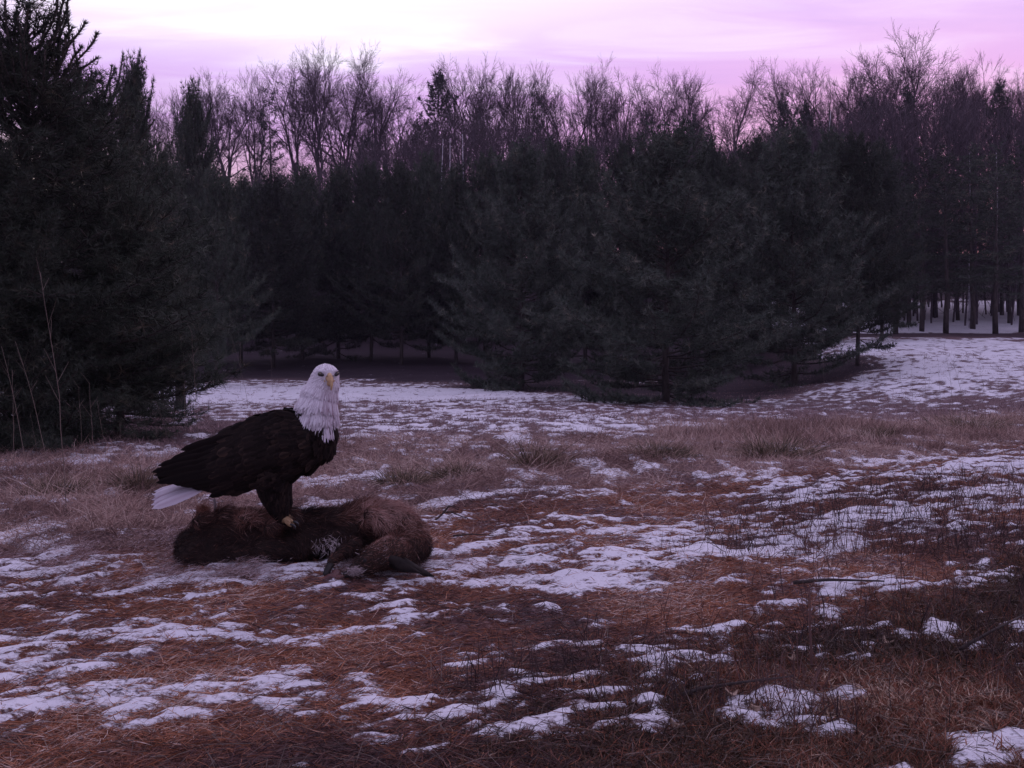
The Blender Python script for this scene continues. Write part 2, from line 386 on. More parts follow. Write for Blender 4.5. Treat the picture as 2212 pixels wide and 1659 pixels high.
# ------------------------------------------------------------------ terrain
TH = math.radians(35); CT, ST = math.cos(TH), math.sin(TH)
PY = [-60, 0, 7, 9, 12, 20, 28, 35, 50, 70, 150, 500]
ZL = [0, 0, 0, -.05, -.25, -.80, -1.0, -1.0, -.6, 1.2, 8, 12]
ZR = [0, 0, 0, -.03, -.16, -.45, -.35, -.12, .22, 2.4, 9.0, 12.0]
_f = np.arange(-60, 500, .25)
def _sm(z):
    a = np.interp(_f, PY, z); k = np.ones(13) / 13
    return np.convolve(np.pad(a, 6, mode='edge'), k, 'valid')
_ZL, _ZR = _sm(ZL), _sm(ZR)
def uv(x, y): return x * CT + y * ST, -x * ST + y * CT
def base_z(x, y):
    w = sstep(5, 11, x)
    return np.interp(y, _f, _ZL) * (1 - w) + np.interp(y, _f, _ZR) * w
def zones(x, y):
    """weights of the kinds of ground and the snow value (>0.5 = snow)"""
    u, v = uv(x, y)
    wob = (fbm(x * .9, y * .9, 5, 3) - .5)
    nearv = (1 - sstep(1.60, 2.35, v + wob * 1.4)) * sstep(-.3, 1.0, x + wob * 1.2 + .35 * (y - 2))
    path = (1 - sstep(4.3, 4.7, v + wob * .7)) * (1 - nearv)
    farv = sstep(4.3, 4.7, v + wob * .7) * (1 - sstep(6.6, 8.2, v + wob * 2))
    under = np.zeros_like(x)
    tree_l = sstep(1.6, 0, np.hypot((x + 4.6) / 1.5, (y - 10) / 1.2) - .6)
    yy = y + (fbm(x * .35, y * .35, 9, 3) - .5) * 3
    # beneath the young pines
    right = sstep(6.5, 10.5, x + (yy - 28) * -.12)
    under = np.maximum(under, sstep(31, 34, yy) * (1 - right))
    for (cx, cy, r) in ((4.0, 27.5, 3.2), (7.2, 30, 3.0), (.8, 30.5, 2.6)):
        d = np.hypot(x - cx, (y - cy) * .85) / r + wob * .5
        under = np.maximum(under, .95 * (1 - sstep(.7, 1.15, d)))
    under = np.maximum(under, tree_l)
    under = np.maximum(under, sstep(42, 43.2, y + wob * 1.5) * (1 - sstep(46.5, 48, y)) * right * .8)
    c2, s2 = math.cos(math.radians(17)), math.sin(math.radians(17)); a_, b_ = x * c2 + y * s2, -x * s2 + y * c2
    b_ = b_ + (fbm(a_ * .8, b_ * .8, 19, 2) - .5) * .5
    n1 = fbm(a_ * 1.3, b_ * 3.6, 21, 4); n2 = fbm(a_ * 4.2, b_ * 14, 33, 4, .65); n3 = fbm(x * 9, y * 4.2, 41, 4, .65)
    n4 = fbm(a_ * 13, b_ * 34, 43, 2, .7); npath = .28 * n1 + .37 * n2 + .35 * n4
    nfield = .28 * n1 + .72 * n3
    t = np.full_like(x, .50)
    t = t * 0 + path * (.548 + .03 * sstep(3.2, 2.2, v) + .03 * sstep(0, -1.5, x)) + nearv * .575 + farv * .545 + (1 - np.clip(path + nearv + farv, 0, 1)) * .535
    n = np.where(path + nearv > .5, npath * (1 - .5 * nearv) + .5 * nearv * n3, nfield)
    # patches of more snow
    def blobw(cx, cy, rx, ry, rot=TH):
        dx, dy = x - cx, y - cy
        a = dx * math.cos(rot) + dy * math.sin(rot); b = -dx * math.sin(rot) + dy * math.cos(rot)
        return 1 - sstep(.5, 1.25, np.sqrt((a / rx) ** 2 + (b / ry) ** 2) + (n2 - .5) * 1.5)
    extra = np.zeros_like(x)
    for bl in ((-.75, 3.98, .55, .16, .1), (1.0, 2.35, .30, .09, .5), (.75, 2.75, .35, .10, .45), (3.0, 6.2, 1.0, .15, TH), (-.1, 2.75, .55, .2, .3), (-1.0, 2.25, .5, .10, -.1), (-1.9, 4.3, .75, .42, .1), (.15, 3.05, .55, .22, .25), (1.1, 3.1, .5, .13, .55), (-1.05, 2.75, .5, .12, .1), (2.3, 5.6, 1.3, .16, TH), (1.1, 5.25, .9, .13, TH), (.9, 4.4, .8, .12, .5),
               (-.05, 3.85, .5, .1, .2), (1.55, 2.75, .4, .1, .6), (3.6, 7.3, 1.6, .2, TH), (-1.35, 2.95, .35, .11, .1), (.25, 2.55, .35, .10, .3)):
        extra = np.maximum(extra, blobw(*bl))
    t = t - extra * .07
    # the far snowed-over lane, the open field on the right, the diagonal tracks
    lane = sstep(23.0, 24.5, yy) * (1 - sstep(28.5, 31, yy)) * (1 - sstep(-1.2, 1.6, x))
    fieldr = sstep(17, 24, yy - (x - 7) * .6) * right
    near_lane = sstep(17, 23, yy) * (1 - lane) * (1 - right) * (1 - sstep(0, 6, x)) * .35
    band = sstep(41, 44.5, y + wob * 7) * (1 - sstep(45, 47.5, y + wob * 4)) * right
    t = t - lane * .19 - fieldr * .13 + band * (.16 + .3 * n3) - near_lane * .16
    for (ax, ay, bx, by) in ((-1.6, 20, .9, 9.5), (-.2, 20, 2.0, 11), (8.2, 24, 6.4, 13), (9.8, 27, 8.3, 14)):
        L = math.hypot(bx - ax, by - ay); tx, ty = (bx - ax) / L, (by - ay) / L
        s = (x - ax) * tx + (y - ay) * ty; d = np.abs(-(x - ax) * ty + (y - ay) * tx)
        t = t - .10 * (1 - sstep(.08, .3, d)) * (s > 0) * (s < L)
    t = t + (1 - path - nearv) * .09 * sstep(1.0, 6, x) * (1 - sstep(19, 24, yy)) * (1 - farv)   # dense dry grass right of centre
    t = t + under * .28
    hill = sstep(47, 50, y) * sstep(5, 9, x) * (1 - sstep(60, 66, y + wob * 6))
    t = t - hill * .12
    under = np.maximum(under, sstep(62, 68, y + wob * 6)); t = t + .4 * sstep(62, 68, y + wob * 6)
    snow = .5 + (n - t) * 5.5
    return dict(snow=np.clip(snow, -1, 2), warm=np.clip(path + .25 * farv, 0, 1), moss=nearv, litter=np.clip(under, 0, 1), path=path, farv=farv)
def micro_z(x, y, sn):
    near = 1 - sstep(14, 30, y)
    z = (fbm(x * 1.3, y * 1.3, 61, 3) - .5) * .09 * sstep(1.0, 3.5, np.hypot(x, y))
    z = z + (fbm(x * 9, y * 9, 71, 3) - .5) * .035 * near
    z = z + sstep(.3, .8, sn) * .014 * near
    z = z + (fbm(x * .25, y * .25, 81, 3) - .5) * .25 * sstep(8, 20, y)
    return z
def gz(x, y, sn=None):
    x = np.atleast_1d(np.asarray(x, float)); y = np.atleast_1d(np.asarray(y, float))
    if sn is None: sn = zones(x, y)['snow']
    return base_z(x, y) + micro_z(x, y, sn)
def axis(stops):
    """stops: (pos, spacing) piecewise"""
    out = []; 
    for (a, sa), (b, sb) in zip(stops[:-1], stops[1:]):
        p = a
        while p < b - 1e-6:
            out.append(p); t = (p - a) / (b - a); p += sa * (1 - t) + sb * t
    out.append(stops[-1][0]); return np.array(out)
gy = axis([(-60, 6), (-2, 1), (1.4, .1), (1.8, .022), (6, .03), (12, .06), (26, .10), (40, .2), (70, .8), (150, 6), (500, 30)])
hx = axis([(0, .028), (3.0, .03), (6, .06), (16, .14), (30, .5), (60, 3), (250, 20)])
gx = np.concatenate([-hx[::-1][:-1], hx])
X, Y = np.meshgrid(gx, gy); xs, ys = X.ravel(), Y.ravel()
zn = zones(xs, ys)
zs = base_z(xs, ys) + micro_z(xs, ys, zn['snow'])
nx_, ny_ = len(gx), len(gy)
ii = (np.arange(ny_ - 1)[:, None] * nx_ + np.arange(nx_ - 1)[None, :]).ravel()
quads = np.stack([ii, ii + 1, ii + nx_ + 1, ii + nx_], 1)
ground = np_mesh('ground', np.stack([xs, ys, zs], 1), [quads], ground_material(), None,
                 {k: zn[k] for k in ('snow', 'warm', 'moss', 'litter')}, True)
tag(ground, 'mown meadow with thin patchy snow over rusty thatch', None, None, 'structure')
del ground['label']

def place(px, py, y0=2.5, y1=130):
    """ground point seen at picture position (2212 px wide scale)"""
    yy = np.geomspace(y0, y1, 700); xx = (px - 1106) / F * yy
    pr = 680 + F * (CH - base_z(xx, yy)) / yy
    k = np.argmax(pr <= py)
    return float(xx[k]), float(yy[k]), float(gz(xx[k], yy[k])[0])

# ------------------------------------------------------------------ conifers
def needle_tufts(P, D, n, L, W, spread):
    """tufts of needles at points P around directions D"""
    m = len(P); P = np.repeat(P, n, 0); D = np.repeat(norm(D), n, 0)
    r = norm(rng.normal(size=(m * n, 3)) + D * .15)
    d = norm(D * (1 - spread) + r * spread)
    L = L * rng.uniform(.7, 1.15, m * n)
    S = norm(np.cross(d, rng.normal(size=(m * n, 3)))) * (W * .5)
    tip = P + d * L[:, None]
    V = np.stack([P - S, P + S, tip], 1).reshape(-1, 3)
    T = np.arange(m * n * 3).reshape(-1, 3)
    rv = np.repeat(np.repeat(rng.beta(2, 2.5, m), n), 3)
    return V, T, rv
def make_pine(H, R, clear, seed, dens=1.0, nn=10, nl=.13, nw=.014, whorl=.34, upturn=.35, prof=None, spread=.62, rtrunk=.09, shoots=0, open_=0.0, sided=5, tw=.11):
    r = np.random.default_rng(seed)
    wood = Acc(); TP = []; TD = []
    if prof is None: prof = lambda t: min(1, (t + .16) / .34) ** .7 * (1 - t) ** .5 * 1.25
    n = 9; zz = np.linspace(0, H * .97, n); off = np.cumsum(r.normal(0, .02 * H / 6, (n, 2)), 0)
    tp = np.column_stack([off, zz]); tr = rtrunk * (1 - np.linspace(0, .93, n))
    tp[0, 2] = -.25
    V, Q, T = chain_tube(tp, tr, 8); wood.add(V, Q, T)
    def trunk_at(z): return np.array([np.interp(z, zz, tp[:, 0]), np.interp(z, zz, tp[:, 1]), z])
    z = clear; seg0 = []; seg1 = []; r0 = []; r1 = []
    while z < H * .985:
        t = (z - clear * .6) / (H - clear * .6)
        nb = sided + int(r.integers(0, 3)) if t < .85 else 4
        a0 = r.uniform(0, 2 * PI)
        lobe = .85 + .25 * r.random()
        for b in range(nb):
            if r.random() < open_: continue
            az = a0 + 2 * PI * b / nb + r.normal(0, .2)
            Lb = R * prof(t) * lobe * r.uniform(.72, 1.12)
            if Lb < .06: Lb = .06
            el = math.radians(np.interp(t, [0, .5, 1], [-14, 16, 62]) + r.normal(0, 6))
            p = trunk_at(max(.05, z + r.normal(0, .022 * H))); step = tw * 1.1; m = max(2, int(Lb / step)); d = np.array([math.cos(az) * math.cos(el), math.sin(az) * math.cos(el), math.sin(el)])
            rad = max(.006, .012 * Lb ** .8)
            for k in range(m):
                s = (k + 1) / m
                d = d + np.array([0, 0, upturn * step / max(Lb, .3) * (.4 + s * 1.3)]) + r.normal(0, .05, 3); d /= np.linalg.norm(d)
                q = p + d * step
                seg0.append(p); seg1.append(q); r0.append(rad * (1 - s * .8) + .003); r1.append(rad * (1 - min(1, s + 1 / m) * .8) + .003)
                if s > .22:
                    side = np.cross(d, [0, 0, 1]); side /= max(np.linalg.norm(side), 1e-3)
                    ls = (.16 + .30 * Lb * (1 - s) * .8) * (.6 + .6 * r.random())
                    for sg in (-1, 1):
                        if r.random() > dens: continue
                        dd = d * .65 + side * sg * .85 + np.array([0, 0, .22]) + r.normal(0, .12, 3); dd /= np.linalg.norm(dd)
                        kk = max(1, int(ls / tw))
                        e = q + dd * ls
                        seg0.append(q); seg1.append(e); r0.append(.005); r1.append(.003)
                        for j in range(kk):
                            f = (j + 1) / kk
                            TP.append(q + dd * ls * f + r.normal(0, .015, 3)); TD.append(dd + np.array([0, 0, .35]) + r.normal(0, .25, 3))
                    TP.append(q); TD.append(d + np.array([0, 0, .3]))
                p = q
            TP.append(p); TD.append(d)
        z += whorl * (1.05 - .45 * t) * r.uniform(.8, 1.2)
    # upswept shoots at the top, clad in short needles
    SP = []; SD = []
    for k in range(shoots):
        az = r.uniform(0, 2 * PI); zz0 = H * r.uniform(.66, .93); p = trunk_at(min(zz0, H * .96)); rr = R * .8 * r.uniform(.3, 1) * (1.3 - zz0 / H) * 1.5
        d = np.array([math.cos(az) * .8, math.sin(az) * .8, .55]); Ls = r.uniform(.5, 1.15) * H * .15 + rr * .6; m = max(5, int(Ls / .028)); curl = r.uniform(.4, 2.0)
        for j in range(m):
            d = d + np.array([0, 0, .05 * curl * (28 / m)]) + r.normal(0, .045, 3); d /= np.linalg.norm(d)
            q = p + d * (Ls / m)
            seg0.append(p); seg1.append(q); r0.append(.010); r1.append(.009)
            if j > m * .15:
                for _ in range(2): SP.append(q); SD.append(d)
            p = q
        for _ in range(3): SP.append(p); SD.append(d)
    V, Q = tubes(seg0, seg1, r0, r1, 3); wood.add(V, Q)
    fol = Acc()
    V, T, rv = needle_tufts(np.array(TP), np.array(TD), nn, nl, nw, spread); fol.add(V, None, T, rnd=rv)
    if SP:
        V, T, rv = needle_tufts(np.array(SP), np.array(SD), 7, .055, .008, .42); fol.add(V, None, T, rnd=rv)
    return wood, fol
def tree_meshes(wood, fol, mat_n, mat_w=None):
    return wood.build('trunk', mat_w or M_bark, None, False, False), fol.build('crown', mat_n, None, False, False)
def plant_tree(name, meshes, loc, rz, sc, label, cat, group=None):
    e = empty(name, loc, rz, sc)
    for nm, me in zip(('trunk', 'crown'), meshes):
        if me: ob(nm, me, e)
    return tag(e, label, cat, group)

pine_vars = []
for k, (cl, R) in enumerate(((.45, 2.6), (.7, 2.5), (.12, 2.7), (.9, 2.4))):
    pine_vars.append(tree_meshes(*make_pine(6.0, R, cl, 100 + k, nn=11, nl=.15, nw=.019, dens=1.0, open_=.05, whorl=.22, sided=4, upturn=.75), M_needle))
stand_vars = []
for k in range(2):
    stand_vars.append(tree_meshes(*make_pine(10.0, 2.0, 2.3, 120 + k, nn=7, nl=.2, nw=.028, dens=.7, whorl=.55, open_=.2, rtrunk=.12, tw=.17), M_needle))
def spiky(t): return (1 - t) ** .9 * min(1, (t + .1) / .2)
far_vars = []
far_vars.append(tree_meshes(*make_pine(15, 3.4, 3, 140, nn=6, nl=.3, nw=.05, dens=.7, whorl=.85, upturn=.0, prof=spiky, open_=.15, rtrunk=.17, tw=.28), M_needle_far))
far_vars.append(tree_meshes(*make_pine(15, 3.2, 3, 141, nn=7, nl=.28, nw=.05, dens=.95, whorl=.6, upturn=.6, open_=.15, rtrunk=.18, tw=.26, prof=lambda t: .55 + .5 * math.sin(t * 9) * .35 if t < .8 else (1 - t) * 3.0), M_needle_far))
far_vars.append(tree_meshes(*make_pine(15, 3.6, 2, 142, nn=7, nl=.28, nw=.05, dens=.9, whorl=.7, upturn=.7, open_=.2, rtrunk=.18, tw=.26), M_needle_far))

def pine_at(px, top, hw, base, var, label, name='pine_tree', vars_=None, HH=6.0, RR=2.5, Yfix=None, group='young pines along the edge of the field', cat='pine tree', rz=None):
    if Yfix is None: x, y, z = place(px, base)
    else:
        y = Yfix; x = (px - 1106) / F * y; z = float(gz(x, y)[0])
    topz = CH - (top - 680) * y / F
    sz = (topz - z) / HH; sx = 1.12 * (hw * y / F) / RR
    return plant_tree(name, (vars_ or pine_vars)[var], (x, y, z), rz if rz is not None else random.uniform(0, 6.28), (sx, sx, sz), label, cat, group)

front = [
 (465, 400, 108, 838, 3, 'dark pine standing just behind the leaning trunk on the left'),
 (590, 410, 120, 795, 1, 'dark pine second to the right of the leaning trunk'),
 (730, 396, 112, 778, 0, 'dark pine directly above and behind the eagle\'s head'),
 (865, 383, 112, 792, 3, 'dark pine just right of the eagle\'s head, bare foot of trunk showing'),
 (985, 388, 100, 786, 1, 'narrow dark pine between the eagle and the middle clump'),
 (1130, 358, 150, 838, 2, 'broad pine at the near left of the middle clump, above the lane end'),
 (1265, 356, 120, 797, 0, 'pine tucked behind and left of the broadest pine'),
 (1440, 325, 215, 868, 2, 'broadest and nearest pine of the middle clump, boughs sweeping the ground'),
 (1585, 373, 115, 800, 1, 'pine squeezed between the broadest pine and the one with a bare foot'),
 (1715, 325, 175, 830, 0, 'broad pine with bare trunk foot and low boughs over snow'),
 (1850, 323, 120, 790, 3, 'pine at the right end of the middle clump beside the snowy field'),
]
for (px, top, hw, base, var, lab) in front:
    e = pine_at(px, top, hw, base, var, lab)
    if px in (1130, 1440, 1715):          # light painted into these crowns' colour so they stand off the dark rows
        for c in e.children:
            if c.name.startswith('crown'): c.material_slots[0].link = 'OBJECT'; c.material_slots[0].material = M_needle_lit
back_row = [(395, 407, 105, 41, 'pine deep in shade behind the leaning trunk'), (520, 407, 110, 40, 'shaded pine in the second row left of the eagle'), (655, 387, 105, 42, 'shaded pine in the second row behind the eagle\'s back'),
            (800, 380, 100, 41, 'shaded second row pine right behind the eagle\'s head'), (925, 365, 105, 43, 'shaded second row pine filling the gap right of the eagle'), (1050, 360, 110, 40, 'shaded second row pine left of the middle clump'),
            (1195, 340, 110, 39, 'shaded second row pine behind the left of the middle clump'), (1350, 335, 110, 39, 'shaded second row pine peeping over the middle clump left of its top'), (1530, 335, 110, 39, 'shaded second row pine peeping over the middle clump right of its top'),
            (1640, 325, 110, 38, 'shaded second row pine behind the pine with the bare foot'), (1795, 315, 115, 40, 'shaded second row pine at the right of the middle clump'), (1905, 335, 100, 41, 'shaded pine between the middle clump and the right hand stand')]
for i, (px, top, hw, Y_, lab) in enumerate(back_row):
    pine_at(px, top, hw, 0, (i * 2 + 1) % 4, lab, Yfix=Y_, group='second row of shaded pines')
stand = [(1935, 345, 95, 46, 'leftmost pole-like pine of the stand beyond the snowy field'), (1990, 330, 90, 49, 'second pole pine from the left in the right hand stand'), (2045, 335, 95, 46.5, 'third pole pine from the left in the right hand stand'),
         (2100, 320, 90, 50, 'middle pole pine of the right hand stand, set back'), (2150, 330, 95, 46, 'pole pine near the right edge above the bright snow'), (2205, 315, 95, 48, 'pole pine cut by the right edge of the view'),
         (1962, 380, 70, 52, 'thin pine set back behind the left of the stand'), (2070, 370, 70, 54, 'thin pine set back behind the middle of the stand'), (2180, 360, 70, 53, 'thin pine set back behind the right of the stand'), (2270, 320, 95, 47, 'pole pine just past the right edge')]
for i, (px, top, hw, Y_, lab) in enumerate(stand[:-1]):
    pine_at(px, top, hw, 0, i % 2, lab, vars_=stand_vars, HH=10, RR=2.0, Yfix=Y_, group='pole pines of the right hand stand')

# nearer pines on the left
w_, f_ = make_pine(3.75, 1.35, .03, 201, nn=15, nl=.11, nw=.0065, dens=1, whorl=.2, shoots=60, rtrunk=.06, tw=.075, upturn=.5, prof=lambda t: min(1, (t + .35) / .5) * max(.04, (.88 - t)) ** .5 * 1.25 if t < .86 else .18)
leftA = tree_meshes(w_, f_, M_needle)
x, y = (55 - 1106) / F * 8.5, 8.5
plant_tree('pine_tree', leftA, (x, y, float(gz(x, y)[0])), 1.0, (1.12, 1.0, .87), 'nearest and biggest pine at the left edge, upswept shoots against the sky', 'pine tree', 'near pines on the left')
w_, f_ = make_pine(4.4, 1.6, .2, 202, nn=12, nl=.12, nw=.0085, dens=1, whorl=.24, shoots=46, rtrunk=.07, tw=.085, upturn=.5, prof=lambda t: min(1, (t + .3) / .5) * (1 - t) ** .62 * 1.3)
leftB = tree_meshes(w_, f_, M_needle)
x, y = (190 - 1106) / F * 12.0, 12.0; z = float(gz(x, y)[0]); topz = CH + (680 - 178) * y / F
plant_tree('pine_tree', leftB, (x, y, z), 2.0, (.98, .98, (topz - z) / 4.4), 'bushy pine behind the nearest one, twiggy forked top', 'pine tree', 'near pines on the left')
for (px, top, hw, Y_, lab) in ((285, 190, 120, 22, 'tall blunt topped pine left of the dip in the skyline'), (415, 222, 95, 34, 'dark round headed pine below the skyline dip, left'), (352, 345, 82, 17.5, 'pine whose right side frames the leaning trunk')):
    x = (px - 1106) / F * Y_; z = float(gz(x, Y_)[0]); topz = CH + (680 - top) * Y_ / F; s = hw * Y_ / F / 1.6
    plant_tree('pine_tree', leftB if Y_ < 20 else pine_vars[2 if Y_ < 30 else 1], (x, Y_, z), px * .1, ((s, s, (topz - z) / 4.4) if Y_ < 20 else (s * .64, s * .64, (topz - z) / 6.0)), lab, 'pine tree', 'near pines on the left')
x, y = (262 - 1106) / F * 8.9, 8.9
plant_tree('pine_tree', leftB, (x, y, float(gz(x, y)[0])), 4.0, (.55, .5, .46), 'low bushy pine at the right foot of the nearest pine', 'pine tree', 'near pines on the left')
x, y = (-10 - 1106) / F * 7.6, 7.6
plant_tree('pine_tree', pine_vars[2], (x, y, float(gz(x, y)[0])), .7, (.34, .3, .33), 'low dark pine cut by the left edge', 'pine tree', 'near pines on the left')
# the leaning bare foot of a pine trunk in front of the lane
x, y, z = place(392, 888)
tr = np.array([[0, 0, -.2], [-.02, 0, .3], [-.05, 0, .8], [-.06, .02, 1.5], [-.1, .05, 2.4], [-.1, .1, 3.2]])
e = empty('pine_tree', (x, y, z)); V, Q, T = chain_tube(tr, [.10, .085, .075, .07, .055, .02], 10)
a = Acc(); a.add(V, Q, T); a.build('trunk', M_bark, e)
r_ = np.random.default_rng(5); P_ = []; D_ = []
for k in range(1500):
    zz_ = r_.uniform(.95, 3.4); rr_ = .7 * (1 - abs(zz_ - 1.9) / 2.2) * math.sqrt(r_.random()); th = r_.uniform(0, 6.28)
    P_.append((math.cos(th) * rr_ - .1, math.sin(th) * rr_ * .8, zz_ + .1 * math.sin(th * 3))); D_.append((math.cos(th), math.sin(th), .6))
V, T, rv = needle_tufts(np.array(P_), np.array(D_), 12, .12, .009, .6); a = Acc(); a.add(V, None, T, rnd=rv); a.build('crown', M_needle, e)
tag(e, 'slim pine with a slightly leaning bare trunk in front of the snowy lane', 'pine tree', 'near pines on the left')

# conifers rising beyond
for (px, top, hw, Y_, var, lab) in (
    (577, 203, 78, 62, 0, 'tall layered spruce with see-through tiers, left of the tall bare trees'),
    (945, 165, 85, 62, 1, 'tall ragged pine with a knobbly top in the middle of the skyline'),
    (905, 255, 70, 60, 2, 'dark bushy conifer low on the left flank of the ragged pine'),
    (1160, 208, 72, 60, 0, 'dense layered spruce right of the ragged pine'),
    (1390, 250, 55, 60, 0, 'small pointed spruce rising over the broadest pine'),
    (1500, 255, 55, 60, 2, 'pointed conifer between the small spruce and the fan shaped tree'),
    (1690, 212, 68, 56, 2, 'dark pine with a round head under a fan shaped bare tree'),
    (1745, 228, 62, 56, 1, 'dark pine leaning on the right shoulder of the round headed pine'),
    (1880, 215, 80, 58, 2, 'broad dark conifer under the tallest bare tree, left side'),
    (1960, 200, 75, 58, 1, 'tall dark conifer right under the tallest bare tree'),
    (2050, 235, 75, 60, 2, 'dark conifer mass between the tallest bare tree and the far right pine'),
    (2162, 185, 62, 56, 1, 'tall pine with a rounded head near the right edge'),
    (790, 290, 60, 62, 2, 'low dark conifer below the tall bare pair'),
    (1040, 262, 60, 62, 2, 'low dark conifer just right of the ragged pine'),
    (1925, 330, 95, 55, 2, 'deep dark conifer backing the left of the pole pine stand'), (2020, 335, 95, 56, 1, 'deep dark conifer backing the middle of the pole pine stand'),
    (2110, 325, 95, 55, 2, 'deep dark conifer backing the right of the pole pine stand'), (2205, 335, 95, 56, 1, 'deep dark conifer backing the pole pines at the right edge')):
    pine_at(px, top, hw, 0, var, lab, name='conifer_tree', vars_=far_vars, HH=15, RR=2.7, Yfix=Y_, group='far conifers', cat='conifer')

# ------------------------------------------------------------------ bare trees
def make_bare(H, seed, spreadf=1.0, leaders=3, forky=.5):
    r = np.random.default_rng(seed); S0 = []; S1 = []; R0 = []; R1 = []
    def grow(p, d, L, rad, depth):
        n = 6 if depth < 2 else 4
        q = p; kids = []
        for k in range(n):
            d = d + r.normal(0, .085 if depth < 2 else .12, 3) + np.array([0, 0, .02 if depth != 1 else .05]); d = d / np.linalg.norm(d)
            e = q + d * L / n
            ra = rad * (1 - .6 * k / n); rb = rad * (1 - .6 * (k + 1) / n)
            S0.append(q); S1.append(e); R0.append(max(ra, .0072)); R1.append(max(rb, .006)); q = e
            if k >= (2 if depth == 0 else 1): kids.append((e, d, rb, (k + 1) / n))
        if depth >= 5: return
        for (e, dd, rb, f) in kids:
            m = 1 if (depth < 2 or r.random() < .62) else 2
            for _ in range(m):
                az = r.uniform(0, 2 * PI); a, b = perp(dd[None]); o = a[0] * math.cos(az) + b[0] * math.sin(az)
                ang = r.uniform(.4, .9) * spreadf
                nd = dd * math.cos(ang) + o * math.sin(ang)
                grow(e, nd, L * r.uniform(.42, .66) * (1.1 - .25 * f), rb * r.uniform(.5, .75), depth + 1)
        for _ in range(2 if depth < 4 else 1):
            az = r.uniform(0, 2 * PI); a, b = perp(d[None]); o = a[0] * math.cos(az) + b[0] * math.sin(az); ang = r.uniform(.12, .4) * spreadf
            grow(q, d * math.cos(ang) + o * math.sin(ang), L * r.uniform(.5, .68), rad * .42, depth + 1)
    tr = .011 * H
    base_h = H * forky
    S0.append(np.array([0, 0, -.4])); S1.append(np.array([0, 0, base_h])); R0.append(tr); R1.append(tr * .8)
    for k in range(leaders):
        az = 2 * PI * k / leaders + r.uniform(0, 1); ang = r.uniform(.16, .58) * spreadf
        grow(np.array([0, 0, base_h - .12 * H * r.random()]), np.array([math.cos(az) * math.sin(ang), math.sin(az) * math.sin(ang), math.cos(ang)]), H * .20, tr * .7, 1)
    S0_, S1_ = np.array(S0), np.array(S1)
    zt = np.percentile(S1_[:, 2], 99.8); k = H / zt
    S0_ *= k; S1_ *= k
    big = np.array(R0) > .03
    w = Acc(); V, Q = tubes(S0_[big], S1_[big], np.array(R0)[big], np.array(R1)[big], 6); w.add(V, Q)
    c = Acc(); V, Q = tubes(S0_[~big], S1_[~big], np.array(R0)[~big], np.array(R1)[~big], 3); c.add(V, Q)
    rad = np.percentile(np.hypot(S1_[:, 0], S1_[:, 1]), 97)
    return w.build('trunk', M_twig, None, False, False), c.build('crown', M_twig, None, False, False), rad
bares = []
for k, (sp, ld, fk) in enumerate(((1.0, 3, .5), (.8, 4, .45), (1.2, 5, .5), (.95, 3, .55), (1.1, 4, .5), (.7, 3, .45))):
    bares.append(make_bare(17.0, 300 + k, sp, ld, fk))
    print('bare', k, len(bares[-1][0].polygons), len(bares[-1][1].polygons), bares[-1][2])
def bare_at(px, top, hw, Y_, var, label, group='bare trees along the skyline'):
    x = (px - 1106) / F * Y_; z = float(gz(x, Y_)[0]); H = CH - (top - 680) * Y_ / F - z
    s = max(1.4 * hw * Y_ / F / bares[var][2], .8 * H / 17)
    plant_tree('bare_tree', bares[var][:2], (x, Y_, z), random.uniform(0, 6.28), (s, s, H / 17.0), label, 'bare tree', group)
